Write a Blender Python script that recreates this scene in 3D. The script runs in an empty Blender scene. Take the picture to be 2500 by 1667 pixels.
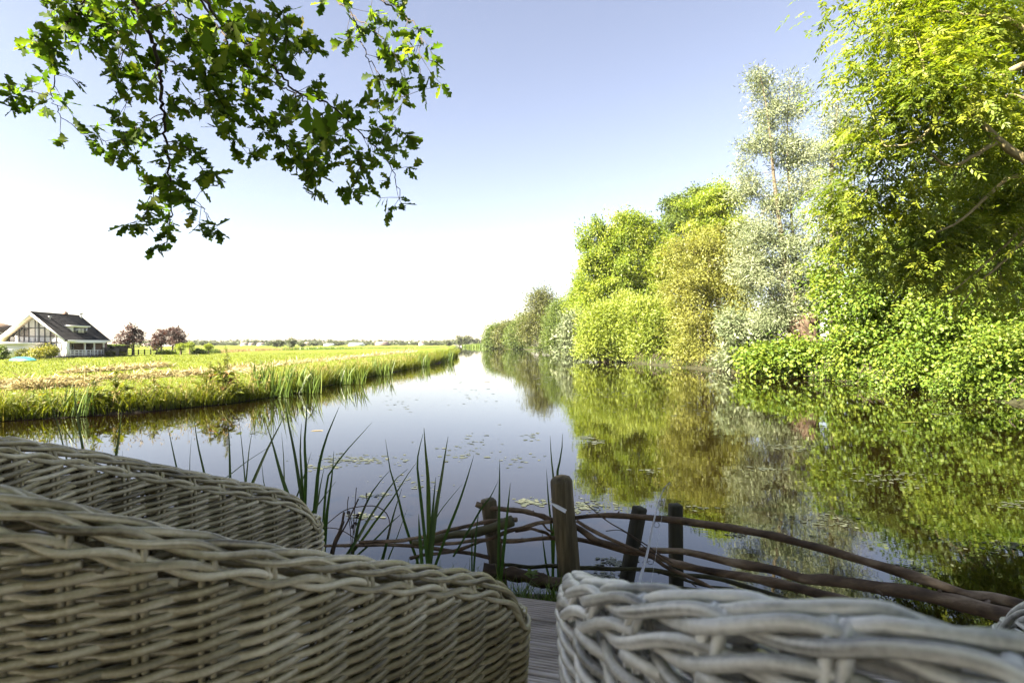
import bpy, math, random
import numpy as np
from mathutils import Vector, Matrix

# ------------------------------------------------------------------ camera, sky, sun, exposure
scene = bpy.context.scene
COL = scene.collection
CAM_Z = 2.0
F = 1250.0            # focal length in photograph pixels (2500 wide)
HOR = 839.0           # photograph row of the horizon
cam_d = bpy.data.cameras.new("camera")
cam = bpy.data.objects.new("camera", cam_d)
COL.objects.link(cam)
cam.location = (0, 0, CAM_Z)
cam.rotation_euler = (math.radians(90), 0, 0)
cam_d.lens = 18.0
cam_d.sensor_width = 36.0
cam_d.shift_y = 5.5 / 2500.0
cam_d.clip_start = 0.02
cam_d.clip_end = 6000
cam_d.dof.use_dof = True
cam_d.dof.focus_distance = 4.0
cam_d.dof.aperture_fstop = 9.0
scene.camera = cam

SUN_EL = math.radians(38)
SUN_AZ = math.radians(-124)      # from the view direction (+Y), negative = to the left
sun_dir = Vector((math.sin(SUN_AZ) * math.cos(SUN_EL), math.cos(SUN_AZ) * math.cos(SUN_EL), math.sin(SUN_EL)))
world = bpy.data.worlds.new("World")
scene.world = world
world.use_nodes = True
wn = world.node_tree
for n in list(wn.nodes):
    wn.nodes.remove(n)
sky = wn.nodes.new("ShaderNodeTexSky")
sky.sky_type = 'NISHITA'
sky.sun_disc = False
sky.sun_elevation = SUN_EL
sky.sun_rotation = SUN_AZ
sky.air_density = 1.0
sky.dust_density = 0.6
sky.ozone_density = 2.0
bg = wn.nodes.new("ShaderNodeBackground")
bg.inputs["Strength"].default_value = 0.05
hsv = wn.nodes.new("ShaderNodeHueSaturation")
hsv.inputs["Saturation"].default_value = 0.8
wo = wn.nodes.new("ShaderNodeOutputWorld")
wn.links.new(sky.outputs[0], hsv.inputs["Color"])
wb = wn.nodes.new("ShaderNodeMix"); wb.data_type = 'RGBA'; wb.blend_type = 'MULTIPLY'   # white balance of the sky
wb.inputs["Factor"].default_value = 1.0
wb.inputs["B"].default_value = (0.77, 0.662, 0.625, 1)
wn.links.new(hsv.outputs[0], wb.inputs["A"])
wn.links.new(wb.outputs["Result"], bg.inputs["Color"])
wn.links.new(bg.outputs[0], wo.inputs["Surface"])

sun_l = bpy.data.lights.new("sun", 'SUN')
sun_l.energy = 5.0
sun_l.angle = math.radians(0.55)
sun_l.color = (1.0, 0.90, 0.72)
sun_o = bpy.data.objects.new("sun", sun_l)
COL.objects.link(sun_o)
sun_o.rotation_euler = sun_dir.to_track_quat('Z', 'Y').to_euler()
sun_o.location = sun_dir * 60

scene.view_settings.view_transform = 'Standard'
scene.view_settings.look = 'None'
scene.view_settings.gamma = 1.0
scene.view_settings.exposure = 3.2
scene.view_settings.use_curve_mapping = False
scene.render.engine = 'CYCLES'
cy = scene.cycles
cy.max_bounces = 7
cy.diffuse_bounces = 4
cy.glossy_bounces = 3
cy.transmission_bounces = 5
cy.transparent_max_bounces = 6
cy.sample_clamp_indirect = 8.0
cy.caustics_reflective = False
cy.caustics_refractive = False
cy.use_adaptive_sampling = True
cy.adaptive_threshold = 0.012
cy.use_denoising = True
try:
    cy.denoiser = 'OPENIMAGEDENOISE'
    cy.denoising_input_passes = 'RGB_ALBEDO_NORMAL'
    cy.denoising_prefilter = 'ACCURATE'
except Exception:
    pass


def P(px, py, Y):
    """photograph pixel (2500 x 1667) at depth Y -> world point"""
    return np.array(((px - 1250.0) / F * Y, Y, CAM_Z - (py - HOR) / F * Y))


def G(px, py, z=0.0):
    """photograph pixel on the level plane z"""
    Y = (CAM_Z - z) * F / (py - HOR)
    return P(px, py, Y)


# ------------------------------------------------------------------ object helpers
BASE = {}


def props(o, label=None, cat=None, group=None, kind=None):
    if label: o["label"] = label
    if cat: o["category"] = cat
    if group: o["group"] = group
    if kind: o["kind"] = kind
    return o


def thing(name, label, cat, loc=(0, 0, 0), group=None, kind=None):
    o = bpy.data.objects.new(name, None)
    o.empty_display_size = 0.2
    COL.objects.link(o)
    o.location = tuple(float(c) for c in loc)
    BASE[o.name] = np.array(loc, float)
    return props(o, label, cat, group, kind)


def make_mesh(name, V, Fs, mat, tint=None, smooth=False):
    """V (n,3); Fs an (m,k) array or list of such arrays with different k"""
    if not isinstance(Fs, (list, tuple)):
        Fs = [Fs]
    Fs = [np.asarray(f, np.int32) for f in Fs if len(f)]
    me = bpy.data.meshes.new(name)
    V = np.asarray(V, np.float32)
    me.vertices.add(len(V))
    me.vertices.foreach_set("co", V.ravel())
    loops = np.concatenate([f.ravel() for f in Fs])
    starts, p = [], 0
    for f in Fs:
        m, k = f.shape
        starts.append(p + np.arange(m, dtype=np.int32) * k)
        p += m * k
    starts = np.concatenate(starts)
    me.loops.add(len(loops))
    me.loops.foreach_set("vertex_index", loops)
    me.polygons.add(len(starts))
    me.polygons.foreach_set("loop_start", starts)
    if smooth:
        me.polygons.foreach_set("use_smooth", np.ones(len(starts), bool))
    me.update(calc_edges=True)
    if tint is not None:
        a = me.attributes.new("tint", 'FLOAT', 'POINT')
        a.data.foreach_set("value", np.asarray(tint, np.float32))
    if mat is not None:
        me.materials.append(mat)
    return me


def obj(name, V, Fs, mat, parent=None, tint=None, smooth=False, loc=None, **kw):
    V = np.asarray(V, float)
    if parent is not None:
        base = BASE[parent.name]
    else:
        base = np.array(loc if loc is not None else (0, 0, 0), float)
    o = bpy.data.objects.new(name, make_mesh(name, V - base, Fs, mat, tint, smooth))
    COL.objects.link(o)
    if parent is not None:
        o.parent = parent
    else:
        o.location = tuple(base)
    BASE[o.name] = base
    return props(o, **kw)


def join(parts):
    """[(V, F[, tint])] all with the same face size -> V, F, tint"""
    Vs, Fs, ts, k = [], [], [], 0
    for p in parts:
        Vs.append(p[0]); Fs.append(np.asarray(p[1]) + k)
        ts.append(p[2] if len(p) > 2 and p[2] is not None else np.full(len(p[0]), 0.5))
        k += len(p[0])
    return np.concatenate(Vs), np.concatenate(Fs), np.concatenate(ts)


def nrm(a):
    a = np.asarray(a, float)
    return a / np.maximum(np.linalg.norm(a, axis=-1, keepdims=True), 1e-9)


def resample(pts, n):
    """smooth (Catmull-Rom) resample of a polyline to n points"""
    pts = np.asarray(pts, float)
    if len(pts) == 2:
        t = np.linspace(0, 1, n)[:, None]
        return pts[0] * (1 - t) + pts[1] * t
    d = np.concatenate([[0], np.cumsum(np.maximum(np.linalg.norm(np.diff(pts, axis=0), axis=1), 1e-9))])
    P0 = np.vstack([2 * pts[0] - pts[1], pts, 2 * pts[-1] - pts[-2]])
    out = []
    for s in np.linspace(0, d[-1], n):
        i = min(np.searchsorted(d, s, side='right') - 1, len(pts) - 2)
        t = (s - d[i]) / (d[i + 1] - d[i])
        a, b, c, e = P0[i], P0[i + 1], P0[i + 2], P0[i + 3]
        out.append(0.5 * ((2 * b) + (-a + c) * t + (2 * a - 5 * b + 4 * c - e) * t * t + (-a + 3 * b - 3 * c + e) * t ** 3))
    return np.array(out)


def tube(pts, rad, sides=6, cap=True, squash=None, tint=0.5):
    pts = np.asarray(pts, float)
    n = len(pts)
    rad = np.broadcast_to(np.asarray(rad, float), (n,)).copy()
    T = np.gradient(pts, axis=0)
    T = nrm(T)
    ref = np.array((0, 0, 1.0)) if abs(T[0][2]) < 0.9 else np.array((1.0, 0, 0))
    N = np.zeros((n, 3))
    v = ref - T[0] * ref.dot(T[0]); N[0] = v / np.linalg.norm(v)
    for i in range(1, n):
        v = N[i - 1] - T[i] * N[i - 1].dot(T[i])
        N[i] = v / max(np.linalg.norm(v), 1e-9)
    B = np.cross(T, N)
    if cap:
        pts = np.vstack([pts[:1], pts, pts[-1:]]); N = np.vstack([N[:1], N, N[-1:]]); B = np.vstack([B[:1], B, B[-1:]])
        rad = np.concatenate([[rad[0] * .02], rad, [rad[-1] * .02]])
        n += 2
    a = np.arange(sides) / sides * 2 * np.pi
    ca, sa = np.cos(a), np.sin(a)
    V = pts[:, None, :] + rad[:, None, None] * (N[:, None, :] * ca[None, :, None] + B[:, None, :] * sa[None, :, None])
    V = V.reshape(-1, 3)
    i = np.arange(n - 1)[:, None] * sides
    j = np.arange(sides)[None, :]
    j2 = (j + 1) % sides
    Fq = np.stack([i + j, i + j2, i + sides + j2, i + sides + j], -1).reshape(-1, 4)
    return V, Fq, np.full(len(V), tint)


def box(c, sx, sy, sz, ax=None):
    """box centred at c with full sizes along the axes ax (3x3 rows)"""
    ax = np.eye(3) if ax is None else np.asarray(ax, float)
    s = np.array([(-1, -1, -1), (1, -1, -1), (1, 1, -1), (-1, 1, -1), (-1, -1, 1), (1, -1, 1), (1, 1, 1), (-1, 1, 1)], float) * .5
    V = np.asarray(c, float) + (s * (sx, sy, sz)) @ ax
    return V, np.array([(0, 3, 2, 1), (4, 5, 6, 7), (0, 1, 5, 4), (1, 2, 6, 5), (2, 3, 7, 6), (3, 0, 4, 7)]), np.full(8, .5)


def leafset(C, D, N, L, W, tint, hexa=False, fold=0.15, rng=None):
    """many leaves: C base, D long dir, N normal, L length, W width"""
    C = np.asarray(C, float); n = len(C)
    D = nrm(D); S = nrm(np.cross(D, N)); Nn = np.cross(S, D)
    L = np.broadcast_to(np.asarray(L, float), (n,))[:, None]
    W = np.broadcast_to(np.asarray(W, float), (n,))[:, None]
    tint = np.broadcast_to(np.asarray(tint, float), (n,))
    if hexa:
        V = np.stack([C, C + D * L * .3 + S * W * .5 + Nn * W * fold, C + D * L * .7 + S * W * .42 + Nn * W * fold,
                      C + D * L - Nn * L * .08, C + D * L * .7 - S * W * .42 + Nn * W * fold, C + D * L * .3 - S * W * .5 + Nn * W * fold], 1)
        b = np.arange(n)[:, None] * 6
        Fq = np.concatenate([b + np.array([[0, 1, 2, 3]]), b + np.array([[0, 3, 4, 5]])])
        return V.reshape(-1, 3), Fq, np.repeat(tint, 6)
    V = np.stack([C, C + D * L * .45 + S * W * .5, C + D * L, C + D * L * .45 - S * W * .5], 1)
    Fq = np.arange(n)[:, None] * 4 + np.array([[0, 1, 2, 3]])
    return V.reshape(-1, 3), Fq, np.repeat(tint, 4)


def blades(C, H, W, lean, az, rng, tint, segs=3):
    """grass blades as tapering strips"""
    n = len(C)
    C = np.asarray(C, float)
    dirv = np.stack([np.cos(az), np.sin(az), np.zeros(n)], 1)
    a2 = rng.uniform(0, 2 * np.pi, n)
    side = np.stack([np.cos(a2), np.sin(a2), np.zeros(n)], 1)
    rows = []
    for k in range(segs + 1):
        t = k / segs
        p = C + dirv * (lean * H * t ** 2)[:, None] + np.array((0, 0, 1.0)) * (H * (t - .25 * lean * t ** 2))[:, None]
        w = W * (1 - t ** 1.8) * .5 + .0006
        rows.append(p - side * w[:, None]); rows.append(p + side * w[:, None])
    V = np.stack(rows, 1).reshape(-1, 3)
    m = 2 * (segs + 1)
    b = np.arange(n)[:, None] * m
    Fq = np.concatenate([b + np.array([[2 * k, 2 * k + 1, 2 * k + 3, 2 * k + 2]]) for k in range(segs)])
    return V, Fq, np.repeat(tint, m)


# ------------------------------------------------------------------ materials
def new_mat(name):
    m = bpy.data.materials.new(name)
    m.use_nodes = True
    nt = m.node_tree
    for n in list(nt.nodes):
        nt.nodes.remove(n)
    out = nt.nodes.new("ShaderNodeOutputMaterial")
    return m, nt, out


def ramp(nt, fac, stops):
    r = nt.nodes.new("ShaderNodeValToRGB")
    e = r.color_ramp.elements
    e[0].position, e[0].color = stops[0][0], (*stops[0][1], 1)
    e[1].position, e[1].color = stops[-1][0], (*stops[-1][1], 1)
    for p, c in stops[1:-1]:
        x = e.new(p); x.color = (*c, 1)
    if fac is not None:
        nt.links.new(fac, r.inputs[0])
    return r.outputs[0]


def noise(nt, scale, detail=4, rough=.55, vec=None, dist=0.0):
    n = nt.nodes.new("ShaderNodeTexNoise")
    n.inputs["Scale"].default_value = scale
    n.inputs["Detail"].default_value = detail
    n.inputs["Roughness"].default_value = rough
    n.inputs["Distortion"].default_value = dist
    if vec is not None:
        nt.links.new(vec, n.inputs["Vector"])
    return n.outputs["Fac"]


def objvec(nt, scale=(1, 1, 1), rot=(0, 0, 0)):
    tc = nt.nodes.new("ShaderNodeTexCoord")
    mp = nt.nodes.new("ShaderNodeMapping")
    mp.inputs["Scale"].default_value = scale
    mp.inputs["Rotation"].default_value = rot
    nt.links.new(tc.outputs["Object"], mp.inputs["Vector"])
    return mp.outputs[0]


def mathn(nt, op, a, b=None, clamp=False):
    n = nt.nodes.new("ShaderNodeMath"); n.operation = op; n.use_clamp = clamp
    for i, v in enumerate((a, b)):
        if v is None: continue
        if isinstance(v, (int, float)): n.inputs[i].default_value = v
        else: nt.links.new(v, n.inputs[i])
    return n.outputs[0]


def bump(nt, h, strength=.5, dist=.01):
    b = nt.nodes.new("ShaderNodeBump")
    b.inputs["Strength"].default_value = strength
    b.inputs["Distance"].default_value = dist
    nt.links.new(h, b.inputs["Height"])
    return b.outputs[0]


def principled(nt, out, color, rough=.6, normal=None, spec=.5, **kw):
    p = nt.nodes.new("ShaderNodeBsdfPrincipled")
    if isinstance(color, tuple): p.inputs["Base Color"].default_value = (*color, 1)
    else: nt.links.new(color, p.inputs["Base Color"])
    if isinstance(rough, (int, float)): p.inputs["Roughness"].default_value = rough
    else: nt.links.new(rough, p.inputs["Roughness"])
    p.inputs["Specular IOR Level"].default_value = spec
    for k, v in kw.items():
        p.inputs[k.replace("_", " ")].default_value = v
    if normal is not None: nt.links.new(normal, p.inputs["Normal"])
    if out is not None: nt.links.new(p.outputs[0], out.inputs["Surface"])
    return p


def leaf_mat(name, stops, transl=.4, tmul=(1.5, 1.45, .7), rough=.5, spec=.35, objrand=False):
    m, nt, out = new_mat(name)
    at = nt.nodes.new("ShaderNodeAttribute"); at.attribute_name = "tint"
    fac = at.outputs["Fac"]
    if objrand:
        oi = nt.nodes.new("ShaderNodeObjectInfo")
        fac = mathn(nt, 'ADD', mathn(nt, 'MULTIPLY', fac, .5), mathn(nt, 'MULTIPLY', oi.outputs["Random"], .5))
    col = ramp(nt, fac, stops)
    p = principled(nt, None, col, rough, spec=spec)
    mx = nt.nodes.new("ShaderNodeMix"); mx.data_type = 'RGBA'; mx.blend_type = 'MULTIPLY'
    mx.inputs["Factor"].default_value = 1
    nt.links.new(col, mx.inputs["A"]); mx.inputs["B"].default_value = (*tmul, 1)
    t = nt.nodes.new("ShaderNodeBsdfTranslucent")
    nt.links.new(mx.outputs["Result"], t.inputs["Color"])
    ms = nt.nodes.new("ShaderNodeMixShader"); ms.inputs[0].default_value = transl
    nt.links.new(p.outputs[0], ms.inputs[1]); nt.links.new(t.outputs[0], ms.inputs[2])
    nt.links.new(ms.outputs[0], out.inputs["Surface"])
    return m


def noisy_mat(name, stops, scale=8, vscale=(1, 1, 1), rough=.8, bstr=.5, bdist=.01, detail=6, spec=.3, rot=(0, 0, 0)):
    m, nt, out = new_mat(name)
    v = objvec(nt, vscale, rot)
    f = noise(nt, scale, detail, .6, v)
    col = ramp(nt, f, stops)
    principled(nt, out, col, rough, bump(nt, f, bstr, bdist), spec)
    return m


def flat_mat(name, c, rough=.5, spec=.4, var=.12, scale=3.0, **kw):
    m, nt, out = new_mat(name)
    f = noise(nt, scale, 5, .6, objvec(nt))
    col = ramp(nt, f, [(.25, tuple(x * (1 - var) for x in c)), (.75, tuple(min(1, x * (1 + var)) for x in c))])
    principled(nt, out, col, rough, None, spec, **kw)
    return m


M = {}
M['ash'] = leaf_mat("ash_leaf", [(0, (.066, .106, .012)), (.5, (.145, .186, .016)), (1, (.270, .286, .030))], .48, tmul=(1.25, 1.35, .5))
M['round_leaf'] = leaf_mat("alder_leaf", [(0, (.048, .096, .012)), (.5, (.108, .165, .017)), (1, (.215, .252, .036))], .38, rough=.5, spec=.3)
M['ash_far'] = leaf_mat("broad_leaf", [(0, (.074, .124, .015)), (.5, (.168, .220, .024)), (1, (.300, .320, .046))], .48, tmul=(1.25, 1.35, .5))
M['olive'] = leaf_mat("olive_leaf", [(0, (.050, .060, .016)), (.5, (.085, .096, .024)), (1, (.150, .155, .042))], .35)
M['willow_yellow'] = leaf_mat("thin_willow_leaf", [(0, (.090, .100, .020)), (.5, (.170, .180, .034)), (1, (.280, .275, .065))], .35)
M['willow_silver'] = leaf_mat("silver_willow_leaf", [(0, (.082, .112, .050)), (.5, (.160, .190, .095)), (1, (.340, .360, .230))], .25, tmul=(1.2, 1.2, .8))
M['pollard'] = leaf_mat("pollard_leaf", [(0, (.090, .135, .018)), (.5, (.185, .235, .032)), (1, (.300, .335, .070))], .38)
M['dark_green'] = leaf_mat("dark_leaf", [(0, (0.0455, 0.0780, 0.0168)), (.5, (0.0806, 0.1196, 0.0216)), (1, (0.1365, 0.1755, 0.0336))], .35)
M['copper'] = leaf_mat("copper_leaf", [(0, (.036, .025, .022)), (.5, (.062, .044, .038)), (1, (.105, .080, .070))], .3, tmul=(1.5, .8, .7))
M['garden'] = leaf_mat("garden_leaf", [(0, (.075, .100, .014)), (.6, (.170, .175, .020)), (1, (.320, .270, .060))], .35)
M['far_green'] = leaf_mat("far_leaf", [(0, (0.0400, 0.0528, 0.0224)), (.5, (0.0576, 0.0736, 0.0288)), (1, (0.0840, 0.1000, 0.0400))], .25)
M['oak'] = leaf_mat("oak_leaf", [(0, (.044, .084, .012)), (.5, (.084, .138, .017)), (.85, (.135, .162, .022)), (1, (.200, .165, .036))], .56, tmul=(1.5, 1.6, .5), rough=.6, spec=.15, objrand=True)
M['oak_mass'] = leaf_mat("oak_leaf_mass", [(0, (.044, .084, .012)), (.5, (.084, .138, .017)), (.85, (.135, .162, .022)), (1, (.200, .165, .036))], .56, tmul=(1.5, 1.6, .5), rough=.6, spec=.15)
M['grass'] = leaf_mat("grass_blade", [(0, (.052, .078, .006)), (.5, (.112, .136, .009)), (.88, (.190, .192, .022)), (1, (.300, .260, .105))], .45, tmul=(1.3, 1.25, .6))
M['reed'] = leaf_mat("reed_blade", [(0, (.040, .082, .012)), (.6, (.095, .145, .018)), (1, (.200, .205, .042))], .4, rough=.4, spec=.5)
M['cattail'] = leaf_mat("cattail_blade", [(0, (.020, .050, .012)), (.6, (.038, .080, .016)), (.85, (.085, .115, .022)), (1, (.240, .170, .090))], .3, rough=.35, spec=.5, objrand=True)
M['straw'] = leaf_mat("cut_hay", [(0, (.200, .160, .070)), (.5, (.330, .275, .135)), (1, (.470, .410, .240))], .2, tmul=(1, 1, .9), rough=.8, spec=.1)
M['dry_reed'] = leaf_mat("dry_reed", [(0, (0.2080, 0.1520, 0.0640)), (1, (0.3440, 0.2640, 0.1280))], .25, tmul=(1, 1, .9), rough=.8, spec=.1)
M['dock'] = leaf_mat("dock_leaf", [(0, (.065, .095, .015)), (.6, (.125, .145, .024)), (.88, (.200, .150, .048)), (1, (.260, .115, .068))], .38)

M['bark'] = noisy_mat("bark", [(.25, (.050, .038, .026)), (.55, (.130, .105, .070)), (.8, (.240, .205, .130))], 6, (1, 1, .3), .9, .9, .03)
M['bark_pale'] = noisy_mat("lichen_bark", [(.25, (.110, .090, .045)), (.55, (.230, .195, .095)), (.8, (.340, .300, .150))], 9, (1, 1, .4), .9, .8, .02)
M['bark_red'] = noisy_mat("willow_bark", [(.3, (.040, .026, .018)), (.55, (.115, .078, .054)), (.8, (.215, .155, .110))], 2.2, (1, 1, .35), .95, 1.0, .12)
M['twig'] = noisy_mat("twig_bark", [(.3, (.030, .022, .016)), (.7, (.075, .058, .042))], 30, (1, 1, 1), .8, .4, .004)
M['branch'] = noisy_mat("peeled_branch", [(.32, (.020, .013, .008)), (.5, (.088, .060, .038)), (.68, (.220, .170, .120))], 16, (.35, 1, 1), .75, .8, .004, 8)
M['branch_green'] = noisy_mat("mossy_branch", [(.3, (.026, .024, .012)), (.6, (.062, .060, .028)), (.8, (.110, .100, .058))], 18, (.4, 1, 1), .75, .7, .004, 8)
M['log'] = noisy_mat("rotting_log", [(.3, (.018, .012, .008)), (.55, (.060, .040, .026)), (.8, (.130, .095, .065))], 22, (.4, 1, 1), .9, 1.0, .008, 8)
M['cut'] = noisy_mat("cut_wood", [(.3, (.110, .085, .050)), (.7, (.230, .190, .120))], 30, (1, 1, 1), .8, .3, .003)


def wicker_mat(name, dark, mid, pale, rough=.33, spec=.5):
    m, nt, out = new_mat(name)
    v = objvec(nt)
    at = nt.nodes.new("ShaderNodeAttribute"); at.attribute_name = "tint"
    f1 = noise(nt, 11, 4, .6, v)
    f2 = noise(nt, 900, 3, .6, v)
    f3 = noise(nt, 130, 6, .75, v)
    oi = nt.nodes.new("ShaderNodeObjectInfo")
    s = mathn(nt, 'ADD', mathn(nt, 'MULTIPLY', at.outputs["Fac"], .36), mathn(nt, 'MULTIPLY', f1, .30))
    s = mathn(nt, 'ADD', s, mathn(nt, 'MULTIPLY', f3, .40))
    s = mathn(nt, 'SUBTRACT', s, .06)
    s = mathn(nt, 'ADD', s, mathn(nt, 'MULTIPLY', mathn(nt, 'SUBTRACT', oi.outputs["Random"], .5), .12))
    col = ramp(nt, s, [(.28, dark), (.48, mid), (.68, pale)])
    r = mathn(nt, 'ADD', mathn(nt, 'MULTIPLY', f3, .22), rough - .08)
    principled(nt, out, col, r, bump(nt, f2, .25, .0004), spec)
    return m


M['wicker'] = wicker_mat("olive_wicker", (.080, .066, .035), (.320, .278, .168), (.580, .530, .385), .32, .6)
M['wicker_pale'] = wicker_mat("silver_wicker", (.130, .128, .115), (.540, .535, .500), (.800, .795, .765), .30, .7)
M['deck'] = noisy_mat("weathered_decking", [(.25, (.090, .076, .064)), (.5, (.290, .252, .220)), (.75, (.500, .455, .410))], 12, (.12, 1, 1), .85, .8, .004, 9, rot=(0, 0, .262))
M['post'] = noisy_mat("weathered_post", [(.25, (.022, .017, .009)), (.5, (.070, .058, .033)), (.75, (.190, .160, .100))], 26, (1, 1, .07), .85, 1.0, .012, 10)
M['post_dark'] = noisy_mat("dark_post", [(.25, (.012, .012, .008)), (.6, (.034, .032, .020)), (.85, (.080, .080, .050))], 20, (1, 1, .2), .85, .8, .006, 8)
M['soil'] = noisy_mat("bank_soil", [(.3, (.012, .009, .006)), (.6, (.030, .022, .014)), (.8, (.055, .042, .026))], 7, (1, 1, 1), .95, 1, .04, 8)
M['rod'] = flat_mat("rod_blank", (.36, .38, .42), .35, .5)
M['rod_dark'] = flat_mat("rod_rings", (.03, .03, .035), .3, .6)
M['line'] = flat_mat("fishing_line", (.6, .62, .66), .3, .5)
M['white'] = flat_mat("white_paint", (.80, .79, .76), .5, .4, .04)
M['cream'] = flat_mat("cream_soffit", (.72, .62, .46), .6, .3, .05)
M['grey_panel'] = flat_mat("grey_panel", (.42, .43, .45), .5, .4, .05)
M['dark_frame'] = flat_mat("dark_frame", (.055, .052, .055), .5, .4, .1)
M['glass'] = flat_mat("window_glass", (.05, .055, .06), .05, .8, .2, .6)
M['curtain'] = flat_mat("net_curtain", (.48, .46, .44), .8, .1, .2, 4)
M['tile'] = noisy_mat("dark_roof_tile", [(.3, (.009, .009, .010)), (.7, (.022, .022, .025))], 5, (1, 1, 1), .85, .3, .02, 6, .08)
M['tile_brown'] = noisy_mat("brown_roof_tile", [(.3, (.13, .09, .06)), (.7, (.22, .16, .11))], 5, (1, 1, 1), .7, .3, .02)
M['metal'] = flat_mat("zinc", (.45, .45, .46), .4, .5, .1)
M['turquoise'] = flat_mat("turquoise_cover", (.02, .15, .155), .5, .4, .2)
M['pink_cloth'] = flat_mat("striped_awning", (.62, .47, .42), .8, .1, .15)
M['shed_wood'] = noisy_mat("shed_wood", [(.3, (.030, .028, .026)), (.7, (.085, .080, .075))], 6, (1, 1, .1), .9, .5, .01)
M['far_wall'] = flat_mat("far_wall", (.52, .46, .40), .8, .2, .15, .2)
M['far_roof'] = flat_mat("far_roof", (.20, .15, .14), .8, .2, .2, .2)
M['greenhouse'] = flat_mat("greenhouse_glass", (.60, .64, .66), .3, .6, .1, .05)
M['soffit'] = M['cream']


def brick_mat():
    m, nt, out = new_mat("brick_wall")
    b = nt.nodes.new("ShaderNodeTexBrick")
    b.inputs["Scale"].default_value = 6
    b.inputs["Color1"].default_value = (.155, .085, .060, 1)
    b.inputs["Color2"].default_value = (.110, .062, .048, 1)
    b.inputs["Mortar"].default_value = (.20, .17, .15, 1)
    nt.links.new(objvec(nt, (1, 1, 1), (math.radians(90), 0, 0)), b.inputs["Vector"])
    principled(nt, out, b.outputs["Color"], .9, None, .2)
    return m


M['brick'] = brick_mat()


def water_mat():
    m, nt, out = new_mat("canal_water")
    n1 = noise(nt, 1.0, 3, .5, objvec(nt, (1.1, 3.2, 1), (0, 0, .3)), .3)
    n2 = noise(nt, 1.0, 3, .55, objvec(nt, (6, 11, 1), (0, 0, -.2)), .2)
    h = mathn(nt, 'ADD', mathn(nt, 'MULTIPLY', n1, 1.0), mathn(nt, 'MULTIPLY', n2, .16))
    nb = bump(nt, h, 1.0, .0010)
    murk = ramp(nt, noise(nt, .25, 3, .5, objvec(nt)), [(.3, (.0034, .0019, .0006)), (.7, (.0055, .0031, .0010))])
    p = principled(nt, out, murk, .018, nb, .5)
    p.inputs["IOR"].default_value = 1.78
    p.inputs["Specular Tint"].default_value = (.88, .96, 1.0, 1)
    return m


M['water'] = water_mat()
M['algae'] = leaf_mat("floating_algae", [(0, (.022, .028, .017)), (.5, (.042, .050, .032)), (1, (.080, .086, .060))], .1, rough=.5, spec=.5)


def field_mat():
    m, nt, out = new_mat("mown_field")
    v = objvec(nt)
    a = noise(nt, .06, 5, .6, v)
    b = noise(nt, 1.6, 6, .65, objvec(nt, (1, .55, 1), (0, 0, .5)))
    c = noise(nt, 14, 5, .7, v)
    s = mathn(nt, 'ADD', mathn(nt, 'MULTIPLY', a, .3), mathn(nt, 'ADD', mathn(nt, 'MULTIPLY', b, .4), mathn(nt, 'MULTIPLY', c, .3)))
    col = ramp(nt, s, [(.28, (.046, .070, .006)), (.46, (.086, .112, .008)), (.64, (.122, .142, .013)), (.82, (.190, .170, .050))])
    principled(nt, out, col, .85, bump(nt, c, .9, .06), .15)
    return m


M['field'] = field_mat()
M['bank_ground'] = noisy_mat("bank_ground", [(.3, (.012, .013, .005)), (.6, (.030, .030, .010)), (.8, (.050, .044, .020))], 3, (1, 1, 1), .95, 1, .05, 8)

rng0 = np.random.default_rng(11)

# ------------------------------------------------------------------ the setting: land, water
L_EDGE = np.array([(-40, 4), (-20, 10.5), (-13.3, 13.1), (-11.1, 14.7), (-9.5, 16.9), (-8.8, 20.2), (-8.7, 29), (-8.2, 39), (-7.6, 52), (-8.7, 82), (-18, 160), (-45, 420), (-115, 1000)], float)
R_EDGE = np.array([(8.3, -12), (8.6, 4), (10.2, 8.6), (13.2, 11.5), (16.9, 17.0), (17.8, 22.5), (17.4, 29.4), (15.6, 35.7), (12.2, 54), (12.6, 109), (5.7, 178), (-8.3, 208), (-28, 357), (-112, 1000)], float)


def edge_points(E, n_per):
    out = []
    for i in range(len(E) - 1):
        seg = E[max(0, i - 1):i + 3]
        for t in np.linspace(0, 1, n_per, endpoint=False):
            out.append(E[i] * (1 - t) + E[i + 1] * t)
    out.append(E[-1])
    out = np.array(out)
    for _ in range(3):
        out[1:-1] = .25 * out[:-2] + .5 * out[1:-1] + .25 * out[2:]
    return out


def land_sheet(name, E, direction, offs, mat, label, seed):
    pts = edge_points(E, 9)
    rng = np.random.default_rng(seed)
    d = np.array(direction) / np.linalg.norm(direction)
    wob = np.interp(np.arange(len(pts)), np.arange(0, len(pts) + 2, 2), rng.normal(0, .13, len(np.arange(0, len(pts) + 2, 2))))
    rows = []
    for k, (o, z) in enumerate(offs):
        w = wob if o < 3 else 0 * wob
        xy = pts + d * (o + w)[:, None]
        zz = z + (rng.normal(0, .03, len(pts)) if .1 < o < 60 else 0)
        rows.append(np.column_stack([xy, np.broadcast_to(zz, len(pts))]))
    V = np.stack(rows, 1).reshape(-1, 3)
    m, n = len(offs), len(pts)
    i = np.arange(n - 1)[:, None] * m; j = np.arange(m - 1)[None]
    Fq = np.stack([i + j, i + j + 1, i + m + j + 1, i + m + j], -1).reshape(-1, 4)
    return obj(name, V, Fq, mat, smooth=True, label=label, kind="structure")


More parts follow.
